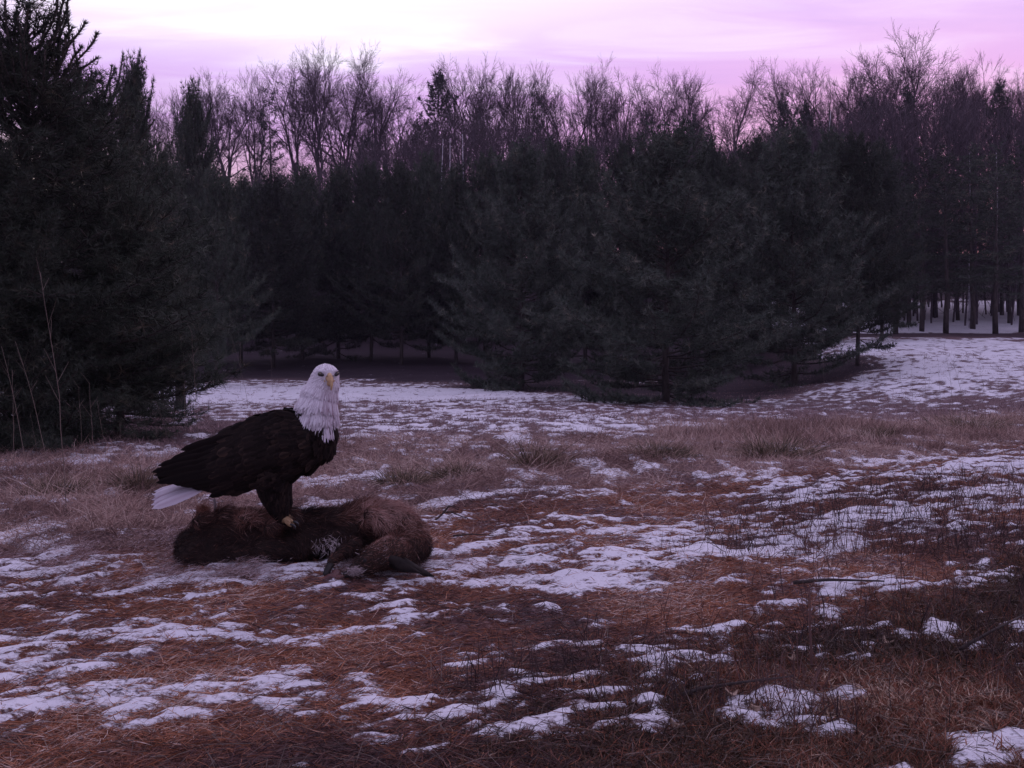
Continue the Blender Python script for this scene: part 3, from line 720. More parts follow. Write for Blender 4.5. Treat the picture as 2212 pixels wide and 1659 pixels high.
for a in (
    (315, 198, 45, 68, 1, 'faint bare tree peeping between two left hand pines'),
    (388, 192, 42, 70, 5, 'slight bare tree at the bottom of the left skyline dip'),
    (440, 182, 48, 70, 1, 'small bare tree right of the skyline dip'),
    (492, 162, 58, 68, 4, 'rounded bare tree left of the layered spruce'),
    (553, 150, 50, 70, 5, 'upright bare tree directly behind the layered spruce'),
    (640, 122, 62, 68, 0, 'tall bare tree at the left of the high middle group'),
    (690, 106, 62, 66, 1, 'tallest bare tree of the left hand high group'),
    (745, 112, 66, 69, 2, 'tall bare tree with twin dark stems right of the tallest of its group'),
    (800, 128, 60, 66, 0, 'bare tree sloping down the right side of the high group'),
    (850, 170, 50, 68, 4, 'lower bare tree between the high group and the ragged pine'),
    (1000, 138, 55, 67, 3, 'bare tree leaning over the ragged pine\'s right shoulder'),
    (1042, 124, 60, 66, 0, 'bare tree with the highest twigs right of the ragged pine'),
    (1102, 142, 52, 69, 1, 'bare tree left behind the dense layered spruce'),
    (1150, 142, 48, 67, 5, 'bare tree standing straight above the dense layered spruce'),
    (1222, 148, 60, 66, 3, 'open forked bare tree with pink sky around its stem'),
    (1272, 150, 45, 68, 1, 'slim bare tree right of the open forked one'),
    (1345, 165, 50, 68, 4, 'bare tree left above the small pointed spruce'),
    (1412, 150, 56, 66, 0, 'bare tree above the small pointed spruce'),
    (1480, 155, 50, 69, 1, 'bare tree left of the broad fan shaped tree'),
    (1575, 148, 82, 62, 2, 'broad fan shaped bare tree with bold dark limbs'),
    (1700, 122, 72, 62, 2, 'fan shaped bare tree rising from the round headed pine'),
    (1785, 135, 42, 66, 3, 'narrow V shaped bare tree over the pink gap'),
    (1842, 148, 48, 68, 1, 'bare tree between the narrow V and the tallest tree'),
    (1895, 130, 55, 66, 4, 'bare tree on the left shoulder of the tallest tree'),
    (1945, 70, 82, 62, 0, 'tallest bare tree of the whole skyline'),
    (2010, 112, 60, 66, 2, 'bare tree on the right shoulder of the tallest tree'),
    (2065, 140, 50, 67, 1, 'bare tree between the tallest tree and the spindly one'),
    (2105, 118, 28, 68, 5, 'spindly thin bare tree before the right hand pine'),
    (2150, 158, 48, 69, 4, 'bare tree behind the round headed far pine'),
    (2200, 170, 48, 66, 1, 'bare tree at the right edge of the skyline')): bare_at(*a)
for i in range(13):
    px = 330 + i * 150 + random.uniform(-35, 35); top = 275 + 30 * math.sin(i * 1.7) + (10 if px < 1300 else -25)
    if px < 620: top += 30
    bare_at(px, top, random.uniform(50, 75), random.uniform(72, 84), i % 6, 'bare tree in the blurred row behind the skyline trees', 'bare trees in the row behind')
# pale birch stems
for (px, y0, y1, lean, lab) in ((957, 300, 385, .12, 'pale leaning birch stem low beneath the ragged pine'), (972, 300, 385, 0, 'straight pale birch stem right next to the leaning one'), (999, 290, 345, -.06, 'short pale birch stem right of the pair'),
                               (1795, 240, 345, .3, 'pale slanting birch in the pink gap on the right'), (2153, 330, 440, 0, 'straight white birch stem near the right edge'), (2095, 330, 415, 0, 'thin pale birch left of the white one')):
    Y_ = 50.5; x = (px - 1106) / F * Y_; z = float(gz(x, Y_)[0]); h = CH + (680 - y0) * Y_ / F - z
    e = empty('birch_tree', (x, Y_, z)); n = 7
    pts = [(lean * h * .3 * (1 - t) * -1, 0.05 * math.sin(t * 7), h * t - .2 * (t == 0)) for t in np.linspace(0, 1, n)]
    V, Q, T = chain_tube(pts, np.linspace(.055, .012, n), 6); a = Acc(); a.add(V, Q, T); a.build('trunk', M_birch, e)
    s0 = []; s1 = []
    for k in range(60):
        t = random.uniform(.55, 1); az = random.uniform(0, 6.28); p = np.array([np.interp(t, np.linspace(0, 1, n), [q[j] for q in pts]) for j in range(3)]); l = random.uniform(.3, 1.0)
        s0.append(p); s1.append(p + np.array([math.cos(az) * .6, math.sin(az) * .6, .7]) * l)
    V, Q = tubes(s0, s1, .007, .004, 3); a = Acc(); a.add(V, Q); a.build('crown', M_twig, e); tag(e, lab, 'birch tree', 'pale birch stems')

# undergrowth of the far wood: one mass of twigs
def thicket():
    n = 110000
    x = rng.uniform(-36, 36, n); y = rng.uniform(51, 62, n)
    px = 1106 + F * x / y
    top = np.interp(px, [300, 450, 600, 680, 760, 860, 1000, 1150, 1300, 1450, 1600, 1750, 1850, 2000, 2212], [455, 440, 425, 400, 375, 325, 300, 315, 335, 345, 345, 325, 275, 245, 265])
    top = top + (fbm(x * .55, x * 0 + y * .3, 3, 3) - .5) * 110
    z0 = base_z(x, y); zt = CH + (680 - top) * y / F
    h = rng.random(n) ** .8
    z = z0 + .3 + (zt - z0) * h
    lowr = (z < z0 + 1.1) & (x > 12) & (rng.random(n) < .6)
    keep = ~lowr; x, y, z = x[keep], y[keep], z[keep]; n = len(x)
    d = norm(np.stack([rng.normal(0, .45, n), rng.normal(0, .45, n), rng.uniform(.4, 1, n)], 1))
    L = rng.uniform(.4, 1.3, n)
    P0 = np.stack([x, y, z], 1); P1 = P0 + d * L[:, None]
    V, Q = tubes(P0, P1, .012, .006, 3)
    # saplings carrying them
    m = 420; sx = rng.uniform(-36, 36, m); sy = rng.uniform(51, 62, m); sz = base_z(sx, sy)
    spx = 1106 + F * sx / sy
    st = CH + (680 - np.interp(spx, [300, 600, 900, 1500, 2000, 2212], [430, 400, 315, 340, 250, 265])) * sy / F
    A0 = np.stack([sx, sy, sz - .2], 1); A1 = np.stack([sx + rng.normal(0, .5, m), sy, st], 1)
    V2, Q2 = tubes(A0, A1, .05, .015, 4)
    a = Acc(); a.add(V, Q); a.add(V2, Q2)
    o = a.build('thicket', M_twig); tag(o, 'purple brown mass of leafless saplings and brush filling the far wood', 'thicket', None, 'stuff')
thicket()

# ------------------------------------------------------------------ grasses
def scatter(n, x0, x1, y0, y1, wfun, power=1.0):
    """points with density falling with distance, accepted by weight"""
    X_ = []; Y_ = []
    got = 0
    while got < n:
        k = n * 2
        y = y0 * (y1 / y0) ** (rng.random(k) ** power); x = rng.uniform(-1, 1, k)
        x = (x0 + (x1 - x0) * (x * .5 + .5)) if x1 <= 50 else (x * (.52 * y + .4))
        z = zones(x, y); w = wfun(x, y, z); m = rng.random(k) < w
        X_.append(x[m]); Y_.append(y[m]); got += m.sum()
    x = np.concatenate(X_)[:n]; y = np.concatenate(Y_)[:n]
    return x, y
def blades(name, n, region, wfun, Lr, Wr, flat, mat, label, cat, bend=.5, lean=None, clump=None, sag=.0, power=1.0, azf=None):
    x, y = scatter(n, *region, wfun, power)
    z = gz(x, y)
    az = rng.uniform(0, 2 * PI, n)
    if azf is not None: az = azf + rng.normal(0, .7, n) + PI * (rng.random(n) < .5)
    el = np.clip(rng.normal(flat[0], flat[1], n), -.02, 1.55)
    D = np.stack([np.cos(az) * np.cos(el), np.sin(az) * np.cos(el), np.sin(el)], 1)
    if lean is not None: D = norm(D + np.array(lean))
    L = rng.uniform(*Lr, n)
    if clump is not None: L = L * (clump[0] + (1 - clump[0]) * 2 * sstep(.3, .75, fbm(x * clump[1], y * clump[1], clump[2], 3)))
    W = rng.uniform(*Wr, n) * (1 + np.maximum(y - 4, 0) * .09)
    bv = norm(rng.normal(size=(n, 3))) * bend; bv[:, 2] = np.abs(bv[:, 2]) * -.6
    bv[:, 2] = np.where(el < .3, np.abs(bv[:, 2]) * .3, bv[:, 2])
    V, Q, T = strands(np.stack([x, y, z + .002], 1), D, L, W, bv, sag)
    a = Acc(); a.add(V, Q, T, rnd=np.repeat(np.clip(rng.normal(.45, .24, n) + 1.3 * (fbm(x * 2.2, y * 2.2, 77, 4) - .5), 0, 1), 5))
    o = a.build(name, mat); tag(o, label, cat, None, 'stuff'); return o
wide = (0, 99, None, None)
def reg(y0, y1): return (0, 99, y0, y1)
blades('thatch_grass', 150000, reg(1.9, 11), lambda x, y, z: z['path'] * np.clip(1.0 - sstep(.34, .68, z['snow']), .035, 1), (.018, .06), (.0012, .0026), (.22, .22), M_grass_orange,
       'flattened rusty brown thatch on the mown path', 'grass', .8, azf=.5)
blades('verge_grass', 120000, reg(1.8, 8), lambda x, y, z: z['moss'] * np.clip(1.0 - sstep(.36, .6, z['snow']), .015, 1), (.015, .05), (.0015, .0034), (.7, .45), M_grass_verge,
       'mossy olive and rust coloured turf in the near right corner', 'grass', .9)
blades('verge_litter', 14000, reg(1.8, 7), lambda x, y, z: z['moss'] * (.1 + .9 * (z['snow'] < .5)), (.03, .10), (.0016, .003), (.3, .25), M_stalk_pale,
       'bleached grass straws lying in the near right turf', 'grass', 1.2)
blades('tan_grass', 90000, reg(4.3, 20), lambda x, y, z: z['farv'] * np.clip(1.0 - .6 * sstep(.45, .8, z['snow']), .1, 1) + .15 * z['path'] * (z['snow'] < .4) * sstep(3.8, 4.4, uv(x, y)[1]), (.04, .14), (.0014, .0026), (.5, .4), M_grass_tan,
       'matted pinkish tan dry grass along the far side of the path', 'grass', 1.0, clump=(.5, 1.6, 55))
blades('field_grass', 90000, reg(7, 32), lambda x, y, z: np.clip(1 - z['path'] - z['moss'] - .7 * z['farv'], 0, 1) * np.clip(1.0 - sstep(.35, .7, z['snow']), .04, 1) * (1 - .7 * z['litter']), (.02, .075), (.0018, .003), (.8, .4), M_grass_field,
       'short dull purple brown grass standing through the snow of the field', 'grass', .6, clump=(.5, .8, 56), power=.85)
blades('left_bank_grass', 20000, (-4.8, -1.3, 4.6, 7.6), lambda x, y, z: np.clip(sstep(-1.2, -2.2, x) * (1 - .4 * sstep(.5, .8, z['snow'])), 0, 1), (.06, .17), (.0013, .0024), (.7, .45), M_grass_tan,
       'long wispy dry grass in front of the left hand pine', 'grass', 1.0, clump=(.4, 1.8, 57))
blades('right_bank_grass', 40000, (1.2, 8, 7.0, 12.5), lambda x, y, z: np.clip(z['farv'] * 1.0 + .25, 0, 1) * (uv(x, y)[1] > 4.7), (.04, .15), (.0016, .0028), (.9, .5), M_grass_tan,
       'ankle high brown grass along the right far side of the path', 'grass', .7, clump=(.4, .9, 58))
blades('thatch_straws', 5000, reg(2, 8), lambda x, y, z: z['path'] * (.08 + (z['snow'] < .5)), (.05, .14), (.0015, .0025), (.2, .25), M_stalk_pale, 'scattered pale straws lying on the thatch and the snow', 'grass', 1.4)
blades('sedge_stubble', 2600, reg(2.0, 7), lambda x, y, z: np.clip(z['moss'] + .5 * z['path'] * (uv(x, y)[1] < 3.3) * (x > -.2), 0, 1) * sstep(.40, .62, fbm(x * 1.8, y * 1.8, 93, 2)), (.05, .15), (.0016, .003), (1.2, .22), M_weed,
       'dark upright stubble of dead weeds near the camera', 'weeds', .35)
blades('stubble_far', 5200, (.8, 5, 4.2, 7.2), lambda x, y, z: (uv(x, y)[1] < 3.7) * (uv(x, y)[1] > 1.6) * .9, (.05, .17), (.0018, .003), (1.2, .25), M_weed,
       'dark twiggy stubble poking out of the snow at the right', 'weeds', .4)

# tussocks one can point at
def tussock(px, py, w, h, label, seed, n=900):
    x, y, z = place(px, py, 4.5, 20); r = np.random.default_rng(seed)
    R = w * y / F / 2; H = h * y / F
    rr = np.sqrt(r.random(n)) * R * .6; th = r.uniform(0, 2 * PI, n)
    P = np.stack([np.cos(th) * rr, np.sin(th) * rr, np.zeros(n) - .01], 1)
    out = rr / (R * .6)
    off = r.normal(0, .25, (5, 3)); cl_ = r.integers(0, 5, n); P += np.stack([off[cl_, 0] * R, off[cl_, 1] * R, off[cl_, 2] * 0], 1) * 1.3
    D = np.stack([np.cos(th) * out * .6 + r.normal(0, .45, n) + off[cl_, 0], np.sin(th) * out * .6 + r.normal(0, .45, n), .8 + r.normal(0, .25, n)], 1)
    bv = np.stack([np.cos(th), np.sin(th), -np.ones(n) * .8], 1) * .4 + r.normal(0, .35, (n, 3))
    V, Q, T = strands(P, D, H * r.uniform(.5, 1.6, n) * (.6 + .6 * r.random(5)[cl_]), .0034, bv)
    a = Acc(); a.add(V, Q, T, rnd=np.repeat(np.clip(r.normal(.45, .25, n), 0, 1), 5))
    o = a.build('grass_tussock', M_tuss); o.location = (x, y, z)
    tag(o, label, 'tussock', 'tussocks beyond the path')
for i, a in enumerate(((1155, 1015, 95, 62, 'round dark tussock right of the eagle, leftmost of the big three'), (1430, 998, 150, 38, 'low wide tussock between the two rounder ones'), (1655, 988, 115, 58, 'greenest and tallest tussock beyond the path'),
                       (880, 1040, 120, 42, 'tan grass hummock a little right of the eagle\'s breast'), (1000, 1030, 90, 35, 'small hummock above the lone snow lump'), (1905, 948, 80, 30, 'brown tussock near the right bank'), (2110, 930, 170, 42, 'brushy tussock at the far right bank'),
                       (300, 1060, 90, 50, 'wispy tussock under the left pine'), (120, 1075, 120, 50, 'wispy tussock near the left edge'))):
    tussock(*a, 400 + i)

# tall pale stalks, countable ones
def stalk_mesh(seed, h, lean, wild=.03, thick=.0022, mat=None, twigs=5):
    r = np.random.default_rng(seed); n = 9
    t = np.linspace(0, 1, n); pts = np.column_stack([lean * h * t ** 1.4 + np.cumsum(r.normal(0, wild * h / n, n)), np.cumsum(r.normal(0, wild * h / n, n)), h * t - .02])
    V, Q, T = chain_tube(pts, thick * (1 - .65 * t), 5); a = Acc(); a.add(V, Q, T, rnd=r.random())
    if twigs:
        s0 = []; s1 = []
        for k in range(twigs):
            f = r.uniform(.45, 1); p = np.array([np.interp(f, t, pts[:, j]) for j in range(3)]); az = r.uniform(0, 6.28)
            l = h * r.uniform(.06, .16); s0.append(p); s1.append(p + l * np.array([math.cos(az) * .55, math.sin(az) * .55, .75]))
        V, Q = tubes(s0, s1, thick * .55, thick * .3, 3); a.add(V, Q, None, rnd=r.random())
    return a.build('stalk', mat, None, False, False)
pale = [stalk_mesh(500 + k, 1.0, l, .04, .0021, M_stalk_pale, 7) for k, l in enumerate((-.12, -.25, .02, -.05))]
def put(me, name, x, y, s, label, cat, group=None, rz=0.0):
    o = ob(name, me); o.location = (x, y, float(gz(x, y)[0])); o.scale = (s, s, s); o.rotation_euler = (0, 0, rz); return tag(o, label, cat, group)
tall = [(145, 1120, 540), (65, 1080, 330), (30, 1060, 250), (205, 1080, 260), (235, 1075, 210), (110, 1060, 320), (290, 1060, 120), (345, 1065, 170), (330, 1050, 130), (375, 1010, 150), (260, 1040, 120), (180, 1040, 200), (85, 1050, 150), (15, 1090, 300), (400, 965, 150),
        (430, 975, 260), (380, 940, 210), (535, 870, 150), (520, 850, 110), (590, 850, 90), (1275, 860, 90), (1420, 880, 80), (1780, 870, 110), (1870, 880, 90), (1950, 880, 110), (1900, 870, 130), (2000, 905, 150), (2035, 905, 130), (2060, 900, 160), (2090, 915, 150), (2010, 930, 120), (1975, 900, 110), (2130, 900, 120), (1700, 900, 90), (1040, 1020, 90), (1225, 980, 90), (1165, 980, 90), (975, 1010, 60)]
for i, (px, py, hh) in enumerate(tall):
    x, y, z = place(px, py, 4.5, 30)
    put(pale[i % 4], 'grass_stalk', x, y, hh * y / F, 'tall pale grass stalk before the left pines' if px < 650 else ('tall thin stalk standing in the snowy field' if px > 1250 else 'thin stalk among the tan grass of the middle'),
        'stalk', 'tall grass stalks on the left' if px < 650 else ('tall stalks in the field on the right' if px > 1250 else 'thin stalks in the middle'), random.uniform(-.5, .5))
dark = [stalk_mesh(520 + k, .3, l, .09, .0026, M_weed, t) for k, (l, t) in enumerate(((.05, 5), (-.18, 4), (.2, 6), (0, 3), (-.08, 8)))]
spots = []
r_ = np.random.default_rng(88)
while len(spots) < 95:
    px = r_.uniform(950, 2230); py = r_.uniform(1180, 1640)
    if py < 1540 - (px - 900) * .36: continue
    spots.append((px, py, r_.uniform(45, 130) * (py / 1400) ** 1.2))
for i, (px, py, hh) in enumerate(spots):
    x, y, z = place(px, py, 2.0, 12)
    put(dark[i % 5], 'weed_stalk', x, y, hh * y / F / .3, 'thin dark dead weed stalk in the near right verge', 'weed stalk', 'thin weed stalks in the near verge', r_.uniform(0, 6.28))
thick = stalk_mesh(541, .3, -.02, .03, .006, M_weed, 3)
for (px, py, hh, lab) in ((1040, 1512, 75, 'thick dark broken stalk, left one of the pair at the bottom'), (1080, 1508, 48, 'shorter thick dark stalk, right one of the pair at the bottom'), (1365, 1480, 130, 'tall kinked dark stalk right of the middle'), (1755, 1430, 190, 'dark upright stalk in front of the right hand snow patch'),
                          (1725, 1440, 100, 'short dark double stalk beside the taller one')):
    x, y, z = place(px, py, 2.0, 12); put(thick, 'weed_stalk', x, y, hh * y / F / .3, lab, 'weed stalk')
# twigs and sticks on the ground
def stick(px, py, pts, r0, label, mat=M_bark):
    x, y, z = place(px, py, 2.0, 20)
    a = Acc()
    for ch in pts:
        ch = np.array(ch, float); V, Q, T = chain_tube(ch, np.linspace(r0, r0 * .4, len(ch)), 6); a.add(V, Q, T)
    o = a.build('stick', mat); o.location = (x, y, z); tag(o, label, 'stick')
stick(968, 1132, [[(-.06, 0, .0), (-.02, .01, .035), (.01, 0, .04), (.06, 0, .02), (.09, -.01, .012)], [(-.02, .01, .035), (0, .02, .06), (.03, .02, .065)]], .005, 'small arched dark twig on snow right of the carcass')
stick(1560, 1500, [[(-.17, -.05, .012), (-.05, 0, .03), (.06, .03, .035), (.2, .09, .03)]], .006, 'bent dark stick lying on the snow patch at bottom right')
stick(1790, 1275, [[(-.12, 0, .015), (0, .01, .022), (.1, .01, .02), (.2, .03, .012)]], .007, 'dark stick flat on the snow at right')
stick(2150, 1400, [[(-.12, -.05, .02), (0, .02, .05), (.12, .06, .09)]], .006, 'slanting stick in the turf near the right edge')
stick(1020, 1165, [[(-.08, 0, .01), (0, .01, .016), (.09, .0, .012)]], .004, 'short twig on the snow next to the arched one')
# curled dead leaves
lf = Acc(); g = []
for i in range(5):
    for j in range(4):
        u_, v_ = i / 4 - .5, j / 3 - .5
        wv = math.cos(u_ * PI) ** .6 if abs(u_) < .5 else 0.05
        g.append((u_ * .05, v_ * .03 * wv, .012 * math.cos(v_ * 3) + .012 * u_ * u_ * 6))
Q_ = [(i * 4 + j, i * 4 + j + 1, i * 4 + j + 5, i * 4 + j + 4) for i in range(4) for j in range(3)]
lf.add(np.array(g), np.array(Q_)); leaf_me = lf.build('leaf', M_leaf, None, True, False)
for i, (px, py, s, lab) in enumerate(((478, 1378, .6, 'small pale leaf lying on the thatch in the left foreground'), (1262, 1490, .8, 'pale curled leaf just right of the snow strip'), (1460, 1575, .7, 'large tan curled leaf at the bottom, right of the middle'), (1710, 1415, .8, 'tan curled leaf among the verge weeds'), (1915, 1380, .8, 'pale curled leaf in the right hand turf'),
                                   (1580, 1505, .7, 'small leaf by the bent stick'), (2010, 1490, .8, 'curled leaf in the right corner turf'), (1490, 1370, .6, 'tiny tan leaf under the verge weeds'), (850, 1345, .5, 'light leaf on the thatch below the deer\'s head'), (1640, 1540, .7, 'crumpled leaf beside the bottom snow crust'))):
    x, y, z = place(px, py, 2.0, 12); o = put(leaf_me, 'dead_leaf', x, y, s, lab, 'leaf', None, i * 1.3); o.location.z += .006; o.rotation_euler = (random.uniform(-.5, .5), random.uniform(-.4, .4), i * 1.3)
# ------------------------------------------------------------------ subjects: coordinates measured on the photograph, given real depth
def Zp(zx, zy, Yd):
    px = 298.2 + zx * .32677; py = 759 + zy * .32677
    return np.array([(px - 1106) / F * Yd, Yd, CH - (py - 680) / F * Yd])
K = .32677 * 4.1 / F          # metres per measured unit

# ---- deer carcass
M_fur = attr_mat('deer_fur', [(0, (.011, .008, .008)), (.4, (.05, .026, .022)), (.7, (.19, .080, .055)), (1, (.50, .33, .29))], .8, spec=.25)
M_hide = noise_mat('deer_hide', [(.3, (.014, .010, .009)), (.7, (.045, .028, .022))], 30, .85, .4)
M_flesh = noise_mat('frozen_flesh', [(.35, (.035, .010, .012)), (.7, (.13, .035, .035))], 40, .45, .5, spec=.5)
M_hoof = noise_mat('dark_hoof', [(.3, (.012, .010, .010)), (.7, (.03, .026, .026))], 30, .5, .2)
D0 = Zp(1000, 1400, 4.17); D0[2] = 0
deer = empty('deer_carcass', tuple(D0)); tag(deer, 'dead brown deer lying on the snow with its head folded forward', 'deer')
def dl(zx, zy, Yd): return Zp(zx, zy, Yd) - D0
body_ch = [(dl(375, 1300, 4.13), .055), (dl(440, 1240, 4.16), .066), (dl(600, 1215, 4.17), .088), (dl(780, 1215, 4.18), .092), (dl(870, 1235, 4.18), .082), (dl(985, 1275, 4.18), .062), (dl(1150, 1190, 4.19), .082), (dl(1330, 1170, 4.20), .072), (dl(1510, 1130, 4.21), .084), (dl(1650, 1145, 4.18), .084), (dl(1760, 1210, 4.13), .078)]
balls = chain_balls(body_ch, 5, (1, 1.25, 1))
for zx, zy, Yd, r in ((335, 1390, 4.12, .036), (362, 1260, 4.14, .05), (345, 1320, 4.12, .045), (400, 1340, 4.10, .065), (450, 1350, 4.10, .06), (650, 1320, 4.10, .07), (850, 1310, 4.10, .07), (1050, 1300, 4.12, .06), (1200, 1250, 4.13, .06), (1400, 1220, 4.15, .06)):
    balls.append((dl(zx, zy, Yd), (r * 1.3, r, r * .9), 0))
balls += chain_balls([(dl(1760, 1210, 4.13), .078), (dl(1815, 1285, 4.05), .068), (dl(1760, 1330, 3.97), .06), (dl(1660, 1330, 3.91), .056), (dl(1560, 1370, 3.87), .048)], 5)
balls += chain_balls([(dl(1600, 1350, 3.88), .046), (dl(1530, 1395, 3.85), .042), (dl(1450, 1440, 3.83), .028), (dl(1400, 1468, 3.82), .020)], 6)    # head, muzzle to the left
balls += chain_balls([(dl(1420, 1290, 4.0), .03), (dl(1340, 1330, 3.95), .022), (dl(1270, 1400, 3.90), .016)], 5)   # foreleg folded under
r_ = np.random.default_rng(11)
for _ in range(30):
    zx_0 = r_.uniform(380, 1800); yy0 = r_.uniform(-.10, .03)
    balls.append((dl(zx_0, r_.uniform(1080, 1330) if zx_0 < 1500 else r_.uniform(1060, 1250), 4.15 + yy0), (r_.uniform(.02, .05), r_.uniform(.02, .045), r_.uniform(.02, .038)), r_.uniform(-.6, .6)))
bodyo = blob('body', balls, .009, 8, [M_hide], deer)
P, N = sample_mesh(bodyo, 60000, lambda c: (c[:, 2] + D0[2] > .0).astype(float))
flow = np.tile(np.array([[.75, -.35, -.35]]), (len(P), 1))
headz = (P[:, 1] + D0[1] < 3.93)
flow[headz] = (.8, 0, .1)
flow += rng.normal(0, .22, flow.shape) + (np.stack([fbm(P[:, 0] * 14, P[:, 2] * 14, 3, 2), fbm(P[:, 0] * 14, P[:, 2] * 14, 4, 2), fbm(P[:, 0] * 14, P[:, 2] * 14, 5, 2)], 1) - .5) * 2.6
flow -= N * np.sum(flow * N, 1, keepdims=True)
Dd = norm(norm(flow) + N * rng.uniform(.15, .55, (len(P), 1)))
Lf = rng.uniform(.016, .036, len(P)) * (1 + .5 * sstep(.12, .2, P[:, 2])); Lf[headz] *= .55
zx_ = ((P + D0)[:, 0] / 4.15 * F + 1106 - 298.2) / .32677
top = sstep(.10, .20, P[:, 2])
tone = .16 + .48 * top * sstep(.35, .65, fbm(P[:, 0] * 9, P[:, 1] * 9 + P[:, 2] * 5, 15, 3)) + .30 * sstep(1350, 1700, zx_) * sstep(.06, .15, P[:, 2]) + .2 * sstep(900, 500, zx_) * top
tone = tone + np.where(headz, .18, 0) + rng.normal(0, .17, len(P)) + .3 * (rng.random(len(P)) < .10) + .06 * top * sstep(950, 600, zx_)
V, Q, T = strands(P, Dd, Lf, .0012, rng.normal(0, .25, P.shape)); a = Acc(); a.add(V, Q, T, rnd=np.repeat(np.clip(tone, 0, 1), 5)); a.build('fur', M_fur, deer)
# tail tuft, standing up at the rump
tb = chain_tube(np.array([dl(450, 1190, 4.15), dl(430, 1120, 4.13), dl(425, 1055, 4.13)]), [.03, .034, .022], 10); a = Acc(); a.add(*tb); tl = a.build('tail', M_hide, deer, True)
P, N = sample_mesh(tl, 5000); Dt = norm(N * .8 + np.array([[0, 0, .9]]) + rng.normal(0, .3, P.shape)); V, Q, T = strands(P, Dt, rng.uniform(.02, .045, 5000), .0012, rng.normal(0, .3, P.shape))
M_tailfur = attr_mat('rusty_tail_fur', [(0, (.09, .03, .02)), (.5, (.22, .08, .05)), (1, (.4, .22, .17))], .8)
a = Acc(); a.add(V, Q, T, rnd=np.repeat(rng.random(5000), 5)); a.build('tail_fur', M_tailfur, tl)
tip = chain_tube(np.array([dl(525, 1130, 4.16), dl(515, 1050, 4.16), dl(505, 975, 4.16)]), [.011, .008, .004], 8)
M_palefur = attr_mat('pale_belly_fur', [(0, (.25, .2, .2)), (1, (.6, .52, .53))], .85)
a = Acc(); a.add(*tip, rnd=.3); a.build('white_tail_tip', M_palefur, deer, True)
# ears, nose, eye, hooves, exposed flesh
def leafshape(p0, p1, w, thick, side, nrm, n=7):
    p0, p1 = np.array(p0), np.array(p1); V = []; side = np.array(side, float); nrm = np.array(nrm, float)
    for i in range(n):
        t = i / (n - 1); c = p0 * (1 - t) + p1 * t + nrm * .25 * w * math.sin(t * PI); ww = w * math.sin(min(1, t * 1.15 + .12) * PI * .95) ** .7 * (1 if t < .98 else .2)
        V += [c - side * ww, c + nrm * thick - side * ww * .3, c + nrm * thick + side * ww * .3, c + side * ww, c - nrm * thick]
    Q = [(i * 5 + k, i * 5 + (k + 1) % 5, i * 5 + 5 + (k + 1) % 5, i * 5 + 5 + k) for i in range(n - 1) for k in range(5)]
    return np.array(V), np.array(Q)
M_earfur = noise_mat('black_brown_ear', [(.3, (.012, .010, .010)), (.7, (.03, .022, .02))], 40, .8, .3)
for (q0, q1, w) in (((1640, 1370, 3.86), (1880, 1470, 3.80), .028), ((1600, 1330, 3.92), (1760, 1330, 3.88), .022)):
    V, Q = leafshape(dl(*q0), dl(*q1), w, .006, (.25, -.3, .9), (0, -1, .2)); a = Acc(); a.add(V, Q); a.build('ear', M_earfur, deer, True)
nz = blob('nose', [(dl(1385, 1478, 3.815), (.016, .014, .012), .4), (dl(1372, 1470, 3.815), (.010, .012, .010), 0)], .004, 3, [M_hoof], deer)
nz['label'] = 'dark nose tip'
def tuft(parent, name, zx, zy, Yd, n, rad, L, d, mat):
    c = dl(zx, zy, Yd); P = c + rng.normal(0, 1, (n, 3)) * np.array([rad, rad * .4, rad * .6]); Dv = norm(np.array([d]) + rng.normal(0, .35, (n, 3)))
    V, Q, T = strands(P, Dv, rng.uniform(.6, 1.2, n) * L, .0012, rng.normal(0, .3, (n, 3))); a = Acc(); a.add(V, Q, T, rnd=np.repeat(rng.random(n), 5)); return a.build(name, mat, parent)
tuft(deer, 'muzzle_fur', 1425, 1455, 3.79, 420, .012, .018, (.7, -.3, .3), M_palefur)
tuft(deer, 'throat_fur', 1260, 1270, 4.06, 150, .028, .035, (.3, -.5, -.5), M_palefur)
tuft(deer, 'cheek_fur', 1560, 1340, 3.85, 70, .025, .022, (.8, -.2, -.1), M_palefur)
ey = blob('eye', [(dl(1500, 1385, 3.812), (.008, .006, .008), 0)], .003, 1, [M_hoof], deer)
V, Q, T = chain_tube(np.array([dl(1300, 1380, 3.93), dl(1260, 1430, 3.88), dl(1245, 1470, 3.86), dl(1262, 1500, 3.85)]), [.013, .012, .013, .008], 8); a = Acc(); a.add(V, Q, T); a.build('hoof', M_hoof, deer, True)
blob('exposed_flesh', [(dl(1300, 1490, 3.84), (.03, .02, .012), .1), (dl(1340, 1500, 3.83), (.025, .018, .012), 0), (dl(1260, 1500, 3.84), (.02, .018, .010), 0), (dl(1225, 1510, 3.83), (.022, .012, .007), 0), (dl(1310, 1465, 3.86), (.018, .015, .014), .3)], .004, 2, [M_flesh], deer)
V, Q, T = chain_tube(np.array([dl(1740, 1380, 3.9), dl(1830, 1430, 3.84), dl(1900, 1468, 3.80), dl(1945, 1485, 3.79)]), [.016, .012, .011, .004], 8); a = Acc(); a.add(V, Q, T); lg = a.build('leg', M_earfur, deer, True)
P, N = sample_mesh(lg, 1500); V, Q, T = strands(P, norm(N * .35 + np.array([[.8, 0, -.35]])), rng.uniform(.008, .016, 1500), .0011); a = Acc(); a.add(V, Q, T, rnd=np.repeat(rng.random(1500) * .45, 5)); a.build('leg_fur', M_fur, lg)
